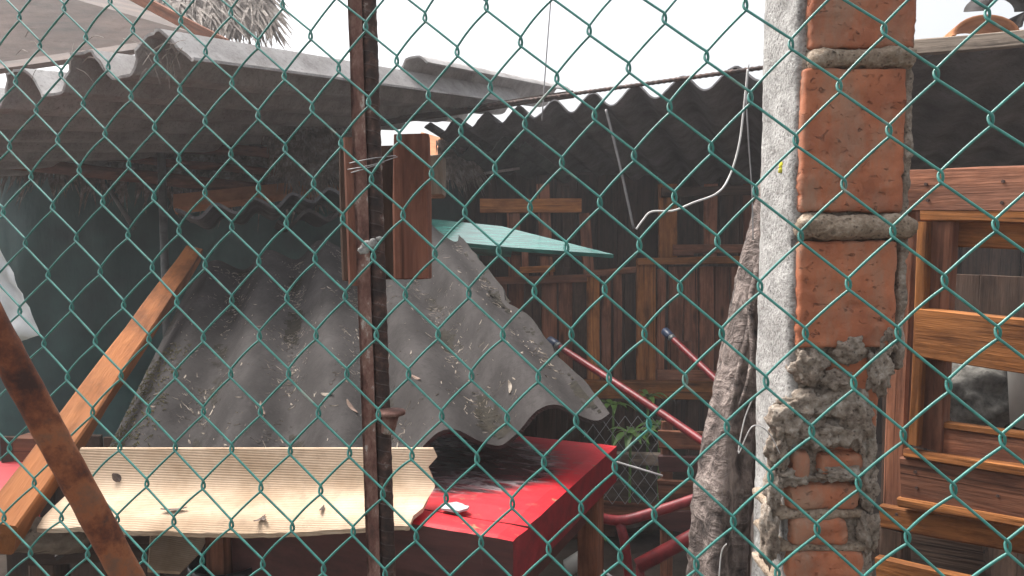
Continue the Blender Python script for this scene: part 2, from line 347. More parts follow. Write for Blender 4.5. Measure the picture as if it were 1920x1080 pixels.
PALEBIN = plain('pale_bin', (.3, .29, .26), (.42, .4, .37), .5, 6, .1)
PAPER = plain('white_card', (.36, .36, .37), (.5, .49, .48), .7, 6, .1)
LITTER = plain('dry_litter', (.05, .038, .028), (.42, .36, .3), .85, 45, .3)
LEAFDRY = plain('dry_leaf_brown', (.13, .085, .065), (.3, .22, .18), .8, 50, .3)
LEAFY = plain('green_leaf', (.05, .11, .022), (.14, .26, .06), .45, 20, .2)
LICHEN = plain('yellow_lichen', (.45, .42, .03), (.62, .58, .08), .9, 60, .5)
CABLE = plain('white_cable', (.5, .48, .47), (.7, .68, .66), .5, 30, .2)
GREYW = plain('grey_wire', (.2, .19, .19), (.34, .33, .33), .5, 30, .2, .4)

# bag: a thin film that lets light through
k = N('plastic_bag_film'); k.col((.8, .81, .83)); k.rough(.3); k.b.inputs['Transmission Weight'].default_value = .25; k.b.inputs['IOR'].default_value = 1.15
k.bump(k.noise(k.map(), 40, 4), .4, .003); BAG = k.m

# ------------------------------------------------------------------ the setting
def ground():
    vs_ = []; fs = []; n = 60; S = 6.0
    for i in range(n + 1):
        for j in range(n + 1):
            x, y = -S + 2 * S * i / n, -2 + 10 * j / n
            vs_.append((x, y, .05 * nz((x, y, 0), .9) + .025 * nz((x, y, 3), 3)))
    for i in range(n):
        for j in range(n): a = i * (n + 1) + j; fs.append((a, a + n + 1, a + n + 2, a + 1))
    o = mesh('yard_soil', vs_, fs, SOIL, None, True); tag(o, 'dark bare soil of the yard', 'soil', kind='structure')
    o2 = mesh('ground', [(-40, -40, -.08), (40, -40, -.08), (40, 40, -.08), (-40, 40, -.08)], [(0, 1, 2, 3)], SOIL)
    tag(o2, 'wide dark earth beyond the yard', 'ground', kind='structure')
ground()

# ------------------------------------------------------------------ chain-link fence (lattice in its own leaning plane, slightly sagged)
FA = camvec(.03262, .03794, -.01363); FB = camvec(-.03057, .03979, .00747); FT = EYE + camvec(-.52771, -.33188, .91261)
FN = FA.cross(FB).normalized()
if FN.dot(CF) < 0: FN = -FN               # points away from the camera
cu = [0.0712, -0.0914, 0.0806, -0.1815, 0.1518, -0.0647, 0.2174, -0.1918, -0.0666, 0.0037]
cv = [-0.0826, 0.1473, -0.1852, 0.2645, -0.0685, -0.0807, -0.3034, 0.5026, -0.0824, -0.055]
def fence_pt(c, r, off=0.0):              # column, row (may be fractional)
    a, b = (min(max(c, -3), 29) - 13) / 13, (min(max(r, -1), 17) - 9) / 9
    B = [1, a, b, a * a, a * b, b * b, a ** 3, a * a * b, a * b * b, b ** 3]
    du = sum(x * y for x, y in zip(cu, B)); dv = sum(x * y for x, y in zip(cv, B))
    m, n = (r + c) / 2 + du, (r - c) / 2 + dv
    return FT + FA * m + FB * n + FN * off
def build_fence():
    base = fence_pt(13, 24); base.z = 0
    t = thing('chain_link_fence', base, 'green plastic-coated chain-link fence across the whole foreground', 'fence')
    rw = .0012; dz = .0014
    hd = (FA - FB).normalized(); vd = (FA + FB).normalized()
    for c in range(-14, 46):
        pts = []
        def leg(q0, q1, bow):
            for tt in (.12, .3, .5, .7, .88):
                pts.append(q0.lerp(q1, tt) + bow * (4 * tt * (1 - tt)))
        def nodept(cc, r):
            nd = fence_pt(cc, r); return nd + FN * .003 * nz(nd, 7) + hd * .0010 * nz(nd, 50) + vd * .0008 * nz(nd, 43)
        for r in range(-11, 33):
            left = (r - c) % 2 == 0            # row parity picks the bend: left at column c, right at column c+1
            nd = nodept(c if left else c + 1, r); sg = 1 if left else -1; nx = nodept(c + 1 if left else c, r + 1)
            ld = (nx - nd).normalized()
            fr, to = (FN * dz, -FN * dz) if left else (-FN * dz, FN * dz)
            pts += [nd - hd * sg * .0015 - vd * .0008 + fr * .3, nd - hd * sg * .0015 + vd * .0014 + to * .4]
            q0 = nd - hd * sg * .0004 + vd * .0044 + to; q1 = nx + hd * sg * .0006 - vd * .0036 + to
            b_ = .0005 + .0026 * max(0, nz((c, r, 0), .37) + .1 + .012 * (6 - c)) if not left else .0006 * nz((c, r, 4), .6)
            pts.append(q0); leg(q0, q1, (-hd * b_ - vd * b_ * .8) if not left else hd * b_); pts.append(q1)
        mb = MB(); mb.tube(spline(pts, 3), rw, 7); mb.build('wire', WIRE, t, True)
build_fence()
# rusty prop pipe on this side of the fence
e = thing('rusty_pipe', P(300, 1160, .66), 'thick rusty steel pipe leaning diagonally in front of the fence, bottom left', 'pipe')
mb = MB(); a, b = P(-110, 430, .60), P(284, 1165, .68); pts = [a.lerp(b, i / 40) for i in range(41)]
mb.tube(pts, .0122, 28, disp=lambda q, an, i: 1 + .045 * nz(q, 60) + .03 * nz(q, 160)); mb.build('shaft', RUST, e, True)
mb = MB(); mb.tube([a.lerp(b, .995), a.lerp(b, 1.002)], .0138, 24); mb.build('rim', RUST, e, True)

# steel post of angle iron and ribbed bar, with the stub of a bolt and tie wires
pt_top, pt_bot = P(676, -80, .905), P(719, 1200, .90)
e = thing('steel_post', Vector((pt_bot.x, pt_bot.y, 0)), 'rusty steel post of ribbed bar and angle iron behind the fence', 'post')
ax = (pt_top - pt_bot).normalized(); sx = (CR - ax * CR.dot(ax)).normalized(); sy = ax.cross(sx)
if sy.y < 0: sy = -sy
low = pt_bot - ax * .45
mb = MB(); n = 60; H = (pt_top - low).length
for (o0, wx, wy) in ((-.0155, .0155, .003), (-.0155, .003, .024)):
    vs_ = []; fs = []
    for i in range(n + 1):
        q = low + ax * (H * i / n)
        for (a_, b_) in ((0, 0), (1, 0), (1, 1), (0, 1)):
            vs_.append(q + sx * (o0 + wx * a_ + .0007 * nz(q, 30, a_)) + sy * (wy * b_ - .006))
    for i in range(n):
        for k_ in range(4): a_, b_ = i * 4 + k_, i * 4 + (k_ + 1) % 4; fs.append((a_, b_, b_ + 4, a_ + 4))
    fs += [(3, 2, 1, 0), tuple(n * 4 + k_ for k_ in range(4))]
    mb.add(vs_, fs)
mb.build('angle_iron', ANGLE, e)
mb = MB(); pts = [low + ax * (H * i / 300) + sx * .0072 + sy * .004 for i in range(301)]
mb.tube(pts, .0088, 14, disp=lambda q, an, i: 1 + .03 * nz(q, 90) + .08 * max(0, math.sin(((q - low).dot(ax) + .006 * math.sin(an)) / .0155 * 2 * math.pi)) ** 2)
rbar = mb.build('ribbed_bar', REBAR, e, True); mb = MB()
for i in range(int(H / .0155)):
    c_ = low + ax * (.0155 * i + .004) + sx * .0072 + sy * .004
    for half in (0, 1):
        ring = []
        for k_ in range(9):
            an = math.pi * (k_ / 8 * .9 + .05) + math.pi * half; ring.append(c_ + (sx * math.cos(an) - sy * math.sin(an)) * .0091 + ax * (.0062 * (k_ / 8 - .5)))
        mb.tube(ring, [.0002, .0004, .0006, .0007, .0007, .0007, .0006, .0004, .0002], 5)
ribm = plain('worn_ribs', (.03, .018, .016), (.15, .11, .1), .7, 45, .4, .1); mb.build('ribs', ribm, rbar, True)
for (py, d1, px0, px1) in ((312, -6, 652, 745), (300, 4, 655, 742), (318, -2, 658, 720)):
    mb = MB(); q = [P(px0, py + 6, .888), P((px0 + px1) / 2, py - 3, .885), P(px1, py - 12 + d1, .9)]
    mb.tube(spline(q, 6), .0006, 5); mb.build('tie_wire', GREYW, e, True)
mb = MB(); bp = P(733, 770, .885); mb.tube([bp, bp - Vector((0, 0, .004))], .0165, 14); mb.tube([bp - Vector((0, 0, .004)), bp - Vector((0, 0, .026)) - CR * .004], [.0095, .0075], 12); mb.build('bolt', ANGLE, e, True)
for j, (px, py, s_) in enumerate(((690, 462, .006), (700, 455, .0045), (682, 470, .004), (712, 448, .003))):
    lump('cement_splash', P(px, py, .884), (s_ * 1.4, s_ * .4, s_), RENDER, e, .6, 2.5, j, 0, 2)

# wooden block tied to the post: two upright boards on a back board
def wblock():
    D = 1.02
    base = P(725, 530, D)
    e = thing('wooden_channel', base, 'short reddish wooden upright of joined boards tied to the steel post', 'wooden block')
    board('board', P(772, 256, D), P(776, 522, D), CR, .0455, .03, W_POST, e, 1)
    board('board', P(660, 262, D + .02), P(670, 536, D + .02), CR, .021, .03, W_POST, e, 2)
    board('back_board', P(716, 276, D + .05), P(722, 524, D + .05), CR, .115, .018, W_DARK, e, 3)
    o = board('offcut', P(816, 296, D + .07), P(819, 368, D + .07), CR, .026, .045, W_GREY, e, 4); o['label'] = 'grey sawn offcut beside the upright'
wblock()

# ------------------------------------------------------------------ brick pillar
def pillar():
    D = 1.0; x0, x1 = (1500 - 960) / F * D, (1708 - 960) / F * D
    dep = .135; fy = P(1600, 500, D).y
    e = thing('brick_pillar', Vector(((x0 + x1) / 2, fy + .07, 0)), 'crumbling orange brick pillar with grey cement joints and rendered left side', 'pillar')
    rnd = random.Random(3)
    def zof(py): return P(1600, py, D).z
    def block(name, xa, xb, za, zb, ya, yb, mat, seed, amp=.004, fr=38, res=.007, rnd_=.006, parent=e):
        nx, nzz, ny = max(3, int((xb - xa) / res)), max(3, int((zb - za) / res)), max(3, int((yb - ya) / (res * 2)))
        bm = bmesh.new(); bmesh.ops.create_cube(bm, size=1)
        # gridded rounded block
        bm.clear(); cx, cy, cz = (xa + xb) / 2, (ya + yb) / 2, (za + zb) / 2; hx, hy, hz = (xb - xa) / 2, (yb - ya) / 2, (zb - za) / 2
        idx = {}
        def vert(i, j, k_):
            key = (i, j, k_)
            if key in idx: return idx[key]
            p_ = Vector((hx * (2 * i / nx - 1), hy * (2 * j / ny - 1), hz * (2 * k_ / nzz - 1)))
            rr = rnd_; q = Vector([max(-h + rr, min(h - rr, c_)) for c_, h in zip(p_, (hx, hy, hz))]); dd = p_ - q
            if dd.length > 1e-6: p_ = q + dd.normalized() * min(rr, dd.length)
            nrm = Vector((p_.x / hx, p_.y / hy, p_.z / hz)); nrm = Vector([c_ ** 9 for c_ in nrm]); nrm.normalize()
            w_ = p_ + Vector((cx, cy, cz))
            d_ = nz(w_, fr, seed) * .6 + nz(w_, fr * 2.7, seed) * .35 + nz(w_, fr * .35, seed) * .5 - max(0, nz(w_, fr * 3.2, seed + 5) - .28) * 1.6
            idx[key] = bm.verts.new(w_ + nrm * d_ * amp); return idx[key]
        for i in range(nx):
            for k_ in range(nzz):
                for j in (0, ny): bm.faces.new((vert(i, j, k_), vert(i + 1, j, k_), vert(i + 1, j, k_ + 1), vert(i, j, k_ + 1)))
        for j in range(ny):
            for k_ in range(nzz):
                for i in (0, nx): bm.faces.new((vert(i, j, k_), vert(i, j + 1, k_), vert(i, j + 1, k_ + 1), vert(i, j, k_ + 1)))
        for i in range(nx):
            for j in range(ny):
                for k_ in (0, nzz): bm.faces.new((vert(i, j, k_), vert(i + 1, j, k_), vert(i + 1, j + 1, k_), vert(i, j + 1, k_)))
        bmesh.ops.recalc_face_normals(bm, faces=bm.faces)
        m = bpy.data.meshes.new(name); bm.to_mesh(m); bm.free(); m.materials.append(mat)
        for pl in m.polygons: pl.use_smooth = True
        return link(bpy.data.objects.new(name, m), parent)
    X = lambda px: (px - 960) / F * D
    yb = fy + dep
    # mortar core behind the bricks
    block('core', X(1500), X(1668), 0.0, zof(-260), fy + .014, yb - .01, MORTAR, 4, .006, 30, .012)
    # left render coat
    block('render_coat', X(1478) + .006, X(1500) + .010, zof(1400), zof(-260), fy + .012, yb + .012, RENDER, 8, .006, 26, .008, .008)
    # large upper bricks
    ups = [(-190, 98, 1508, 1702), (132, 398, 1499, 1690), (452, 655, 1500, 1684)]
    for i, (ya, yb2, xa, xb) in enumerate(ups):
        block('brick', X(xa), X(xb), zof(yb2), zof(ya), fy, fy + .1, BRICK, 20 + i * 7, .0045, 34, .0045, .0045)
    # fourth, broken behind lumps of mortar
    block('brick', X(1555), X(1668), zof(860), zof(668), fy + .012, fy + .1, BRICK, 61, .006, 40, .006, .01)
    # joints, bulging a little
    block('joint', X(1502), X(1706), zof(134), zof(94), fy - .006, yb, JOINT, 31, .011, 45, .0045, .012)
    block('joint', X(1494), X(1714), zof(450), zof(404), fy - .012, yb, JOINT, 33, .009, 40, .0045, .014)
    block('joint_edge', X(1688), X(1708), zof(700), zof(-200), fy + .006, yb, MORTAR, 35, .008, 50, .006, .008)
    # lower courses of small bricks
    low_ = [(852, 912, 1492, 1532), (856, 906, 1546, 1638), (918, 972, 1490, 1630), (984, 1040, 1496, 1610), (1050, 1110, 1490, 1640), (1120, 1180, 1494, 1630)]
    for i, (ya, yb2, xa, xb) in enumerate(low_):
        block('brick', X(xa), X(xb), zof(yb2), zof(ya), fy - .004 + .003 * (i % 3), fy + .1, BRICK, 70 + i * 5, .006, 45, .0055, .011)
    for i, (ya, yb2, xa, xb) in enumerate([(968, 990, 1462, 1640), (1036, 1054, 1465, 1645), (1108, 1124, 1465, 1645)]):
        block('joint', X(xa), X(xb), zof(yb2), zof(ya), fy + .002, fy + .1, JOINT, 90 + i, .006, 50, .006, .006)
    # mortar squeezed out in lumps
    for j, (px, py, sx_, sz_) in enumerate(((1600, 655, .020, .018), (1525, 690, .022, .025), (1575, 720, .02, .014), (1515, 765, .032, .02), (1560, 760, .03, .02), (1600, 775, .024, .026), (1485, 800, .022, .026),
                                            (1530, 815, .03, .018), (1580, 820, .028, .018), (1620, 790, .02, .035), (1640, 850, .012, .04), (1660, 700, .014, .03), (1672, 640, .012, .02),
                                            (1470, 850, .014, .022), (1498, 905, .026, .011), (1590, 897, .026, .011), (1644, 920, .012, .03), (1465, 930, .01, .03), (1648, 1010, .012, .03), (1460, 1020, .012, .04), (1550, 830, .02, .018))):
        q = P(px, py, D); q.y = fy + .006 + .006 * rnd.random()
        lump('mortar_lump', q, (sx_, .017, sz_), MORTAR, e, .55, 2.0, j * 3.3, 0, 4)
    for j, (px, py, s_) in enumerate(((1468, 312, .007), (1472, 300, .005), (1463, 322, .005))):
        q = P(px, py, D + .07); lump('lichen', q + Vector((-.004, -.02, 0)), (s_, s_ * .8, s_), LICHEN, e, .7, 3, j, 0, 2)
pillar()

# ------------------------------------------------------------------ dry trunks by the pillar
def trunk(name, path, rad, mat, label, seed, knots=1.0):
    pts = spline(path, 16); m = len(pts); b = Vector(pts[-1]); b.z = min(b.z, 0)
    e = thing(name, pts[-1], label, 'tree', 'dead tree trunks beside the pillar')
    rr = [rad[0] + (rad[1] - rad[0]) * i / (m - 1) for i in range(m)]
    mb = MB()
    def dsp(q, an, i):
        t = i / m * 40
        fl = .16 * math.sin(3 * an + seed + t * .06) + .1 * math.sin(5 * an + seed * 2 - t * .05)
        return 1 + fl + knots * (.16 * nz((q.x * 26, q.y * 26, q.z * 9), 1, seed) + .1 * nz(q, 50, seed) + .05 * nz(q, 120, seed)) + .07 * knots * max(0, nz((q.x * 10, q.y * 10, q.z * 45), 1, seed + 4))
    mb.tube(pts, rr, 40, disp=dsp); mb.build('trunk', mat, e, True)
    return e
def fall(pts): return pts
e = trunk('dead_tree', [P(1456, 300, 1.36), P(1440, 400, 1.34), P(1412, 540, 1.31), P(1380, 720, 1.27), P(1356, 900, 1.24), P(1345, 1080, 1.22), P(1342, 1500, 1.2), P(1342, 2040, 1.18)], (.024, .054), BARK, 'pale gnarled dry trunk leaning against the brick pillar', 2.1)
for j, (a_, b_) in enumerate((((1418, 480), (1350, 1000)), ((1432, 420), (1392, 760)), ((1400, 650), (1372, 1080)))):
    mb = MB(); q = [P(a_[0] + (b_[0] - a_[0]) * t + 8 * math.sin(t * 9 + j), a_[1] + (b_[1] - a_[1]) * t, 1.30 - .075 * t - .04) for t in [i / 8 for i in range(9)]]
    mb.tube(spline(q, 5), [.006 - .003 * i / 40 for i in range(41)], 8, disp=lambda q_, an, i: 1 + .3 * nz(q_, 60)); mb.build('vine', BARK, e, True)
trunk('dead_tree', [P(1478, 300, 1.5), P(1474, 500, 1.48), P(1468, 700, 1.46), P(1462, 900, 1.44), P(1452, 1100, 1.42), P(1450, 1700, 1.4), P(1450, 1850, 1.4)], (.03, .036), BARKD, 'thin dark upright trunk squeezed between pale trunk and pillar', 5.0)
trunk('dead_tree', [P(1446, 420, 1.56), P(1432, 600, 1.54), P(1418, 800, 1.5), P(1408, 1000, 1.48), P(1405, 1500, 1.46), P(1405, 1750, 1.46)], (.018, .034), BARKD, 'dark ridged trunk right behind the pale leaning trunk', 8.0)

# ------------------------------------------------------------------ grey corrugated sheet laid as a low roof
VPu = camvec(-388, -443, 1450).normalized(); VPw = camvec(7163, -1525, 1450).normalized()
SO = P(900, 821, 1.30) - VPw * .672
def t0f(s):
    base = .012 * nz((s * 9, 0, 0)) + .006 * nz((s * 31, 2, 0))
    return base
def sidef(s, t):
    k_ = max(0, (s - .78) / .12)
    return k_ * (.010 * nz((t * 5, 1, 0)) + .006 * nz((t * 16, 4, 0)) - .018 * math.exp(-((t - .68) / .07) ** 2))
e = thing('corrugated_sheet', SO + VPu * .7, 'big dark grey corrugated fibre-cement sheet strewn with leaf litter, sloping up', 'roof sheet', 'corrugated sheets')
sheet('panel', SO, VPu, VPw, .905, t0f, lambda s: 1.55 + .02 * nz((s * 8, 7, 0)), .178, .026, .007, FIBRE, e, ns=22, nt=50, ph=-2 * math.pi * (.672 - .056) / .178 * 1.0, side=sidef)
SN = VPw.cross(VPu).normalized()
if SN.z < 0: SN = -SN
PHS = -2 * math.pi * (.672 - .056) / .178
def sheet_n(s): return (SN + VPw * (.026 * 2 * math.pi / .178 * math.sin(2 * math.pi * s / .178 + PHS))).normalized()
def on_sheet(s, t, h=0): return SO + VPw * s + VPu * t + SN * (.026 * math.cos(2 * math.pi * s / .178 + PHS) + .0035 + h)
# silt and moss in the valleys, spread to paint shade between the ridges
SILT_SHADE = plain('valley_silt_shade', (.009, .008, .006), (.034, .028, .02), .8, 70, .8, dist=.003)
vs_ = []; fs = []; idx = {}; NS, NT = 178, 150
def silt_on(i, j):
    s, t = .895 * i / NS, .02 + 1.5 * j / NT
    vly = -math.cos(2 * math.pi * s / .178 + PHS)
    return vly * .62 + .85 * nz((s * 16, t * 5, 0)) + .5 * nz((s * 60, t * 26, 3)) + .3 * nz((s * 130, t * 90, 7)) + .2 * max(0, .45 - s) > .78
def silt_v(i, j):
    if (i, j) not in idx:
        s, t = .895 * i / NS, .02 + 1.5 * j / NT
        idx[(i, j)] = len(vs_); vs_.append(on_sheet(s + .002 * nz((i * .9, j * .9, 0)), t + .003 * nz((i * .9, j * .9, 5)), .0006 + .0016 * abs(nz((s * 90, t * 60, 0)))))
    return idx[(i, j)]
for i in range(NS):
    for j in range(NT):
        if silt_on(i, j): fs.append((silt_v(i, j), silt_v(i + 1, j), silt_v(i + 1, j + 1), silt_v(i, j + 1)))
o = mesh('silt', vs_, fs, SILT_SHADE, None, True); tag(o, 'dark silt and moss that also paint shade into the valleys of the grey sheet', 'silt', kind='stuff')
# leaf litter
mb = MB(); rnd = random.Random(11)
def flake(mb, o, tdir, n, L, Wd, curl, rnd):
    tdir = tdir.normalized(); b = n.cross(tdir).normalized(); n2 = [b * 0, ]; vs_ = []
    for i in range(5):
        t = i / 4 - .5; w_ = Wd * (1 - (2 * t) ** 2 * .75)
        c_ = o + tdir * (L * t) + n * (curl * (2 * t) ** 2)
        vs_ += [c_ - b * w_, c_ + b * w_, c_ + n * .0012]
    fs = []
    for i in range(4): a = i * 3; fs += [(a, a + 2, a + 5, a + 3), (a + 2, a + 1, a + 4, a + 5), (a + 1, a, a + 3, a + 4)]
    mb.add(vs_, fs)
for i in range(5200):
    t = rnd.uniform(.04, 1.5) ; vk = rnd.choice((0, 1, 2, 3, 4))
    s = (vk + .5 - PHS / 2 / math.pi) * .178 % .9 + rnd.gauss(0, .024 if rnd.random() < .7 else .07)
    if not .01 < s < .885: continue
    if nz((s * 9, t * 5, 0)) + .25 * nz((s * 40, t * 25, 5)) < .04 and rnd.random() < .86: continue
    a = rnd.gauss(1.57, .9); L = rnd.choice((.004, .006, .008, .011, .017)) * rnd.uniform(.6, 1.3); nl = sheet_n(s); wl = (VPw - nl * VPw.dot(nl)).normalized()
    flake(mb, on_sheet(s, t, .0002), wl * math.cos(a) + VPu * math.sin(a), nl, L, L * rnd.uniform(.04, .16), rnd.uniform(0, .0012), rnd)
o = mb.build('leaf_litter', LITTER); tag(o, 'fine dry leaf and twig litter scattered over the dark grey sheet', 'leaf litter', kind='stuff')
big = [(.47, .20, .045, .007, 2.0, 'brown curled dry leaf low on the grey sheet'), (.76, .13, .04, .005, 1.3, 'pale paint-like flake near the sheet corner by the red board'),
       (.30, .30, .05, .005, 1.8, 'long pinkish dry leaf on the left half of the grey sheet'), (.60, .24, .05, .003, 1.9, 'thin curved leaf stalk right of the steel post on the grey sheet'),
       (.845, .16, .04, .009, .6, 'white torn flake at the right rim of the grey sheet'), (.43, .25, .035, .005, 2.3, 'pale forked bark scrap left of the steel post')]
for (s, t, L, w_, a, lb) in big:
    mb = MB(); nl = sheet_n(s); flake(mb, on_sheet(s, t, .0006), (VPw - nl * VPw.dot(nl)).normalized() * math.cos(a) + VPu * math.sin(a), nl, L, w_, .003, rnd)
    o = mb.build('dry_leaf', LITTER if 'pale' in lb or 'white' in lb else LEAFDRY); tag(o, lb, 'leaf', 'larger dry leaves on the sheet')
# moss along the left rim
mb = MB()
for i in range(700):
    s = rnd.uniform(.0, .11) ; t = rnd.uniform(.1, .75); o_ = on_sheet(s, t, .002); a = rnd.uniform(0, 6.28)
    flake(mb, o_, VPw * math.cos(a) + VPu * math.sin(a) + SN * rnd.uniform(.1, .8), SN, rnd.uniform(.004, .011), .0012, 0, rnd)
o = mb.build('moss', plain('dry_moss', (.05, .045, .022), (.16, .14, .06), .9, 40)); tag(o, 'dry olive moss and crumbs along the sheet left rim', 'moss', kind='stuff')

# beige ridge piece in front
def beige():
    A, B = P(150, 841, 1.19), P(812, 841, 1.215)
    w_ = (B - A); L = w_.length; w_.normalize(); fwd = Vector((w_.y, -w_.x, 0)).normalized()
    if fwd.y > 0: fwd = -fwd
    prof = [(0, 0), (.006, -.012), (.013, -.026), (.021, -.040), (.032, -.051), (.048, -.058), (.067, -.061), (.087, -.064), (.107, -.068), (.123, -.077)]
    n = 70; vs_ = []; fs = []
    e = thing('ridge_piece', A.lerp(B, .5) - Vector((0, 0, .08)), 'pale beige curved fibre-cement strip with broken lower edge across the front', 'roof sheet', 'corrugated sheets')
    m = len(prof)
    for lay in (0, 1):
        for i in range(n + 1):
            t = i / n; o_ = A + w_ * (L * t)
            drop = .016 * max(0, math.sin(math.pi * min(1, t * 1.15))) * (t ** .7)
            cut = 1 + .05 * nz((t * 14, 0, 0)) + .03 * nz((t * 45, 0, 3))
            for j, (a_, z_) in enumerate(prof):
                kf = j / (m - 1)
                ex = 0
                if i > n - 8: ex = -(.03 * max(0, kf - .55) * (i - n + 8) / 8 * 2 + .012 * nz((kf * 6, 0, 9)) * (i - n + 8) / 8)
                q = o_ + w_ * ex + fwd * a_ * (cut if j > m - 3 else 1) + Vector((0, 0, z_ - drop * kf ** 2))
                nn = Vector((0, 0, 1)) if j > 5 else fwd
                vs_.append(q - (nn * .0065 if lay else nn * 0))
    M = (n + 1) * m; I = lambda i, j, l: l * M + i * m + j
    for i in range(n):
        for j in range(m - 1):
            fs += [(I(i, j, 0), I(i, j + 1, 0), I(i + 1, j + 1, 0), I(i + 1, j, 0)), (I(i, j, 1), I(i + 1, j, 1), I(i + 1, j + 1, 1), I(i, j + 1, 1))]
        for j in (0, m - 1): fs.append((I(i, j, 0), I(i + 1, j, 0), I(i + 1, j, 1), I(i, j, 1)))
    for j in range(m - 1):
        for i in (0, n): fs.append((I(i, j, 0), I(i, j, 1), I(i, j + 1, 1), I(i, j + 1, 0)))
    o = mesh('panel', vs_, fs, BEIGE, e, True)
    bm = bmesh.new(); bm.from_mesh(o.data); bmesh.ops.recalc_face_normals(bm, faces=bm.faces)
    for ed in bm.edges:
        if len(ed.link_faces) == 2 and ed.calc_face_angle(0) > .7: ed.smooth = False
    bm.to_mesh(o.data); bm.free()
    def spot(t, j): 
        a_, z_ = prof[j]; return A + w_ * (L * t) + fwd * a_ + Vector((0, 0, z_ - .016 * max(0, math.sin(math.pi * min(1, t * 1.15))) * t ** .7 * (j / (m - 1)) ** 2))
    DARKB = plain('dark_bark_bit', (.06, .045, .04), (.2, .16, .14), .8, 60)
    for (t, j, L_, wd, a, lb) in ((.32, 7, .036, .0045, .2, 'flat dark bark strip on the bright part of the beige piece'), (.555, 8, .026, .003, 1.2, 'small forked twig on the lip of the beige piece'),
                                  (.71, 7, .022, .003, 1.5, 'short upright splinter on the beige piece beside the steel post'), (.12, 3, .016, .006, .8, 'dark curled scrap on the shaded part of the beige piece')):
        mb = MB(); nn = Vector((0, 0, 1)) if j > 5 else (fwd + Vector((0, 0, .6))).normalized()
        flake(mb, spot(t, j) + nn * .003, w_ * math.cos(a) + (fwd if j > 5 else Vector((0, 0, 1))) * -math.sin(a), nn, L_, wd, .002, rnd)
        if 'forked' in lb: flake(mb, spot(t + .012, j) + nn * .003, w_ * math.cos(a + .9) - fwd * math.sin(a + .9), nn, L_ * .6, wd, .002, rnd)
        tag(mb.build('bark_scrap', DARKB), lb, 'bark scrap', 'scraps on the beige piece')
beige()

# batten under the left rim of the sheet
e = board('rafter', P(362, 476, 2.46), P(-8, 1012, 1.02), CR - CU * .3, .052, .045, W_BATTEN, None, 5)
tag(e, 'orange wooden rafter along the left rim of the dark grey sheet', 'rafter')

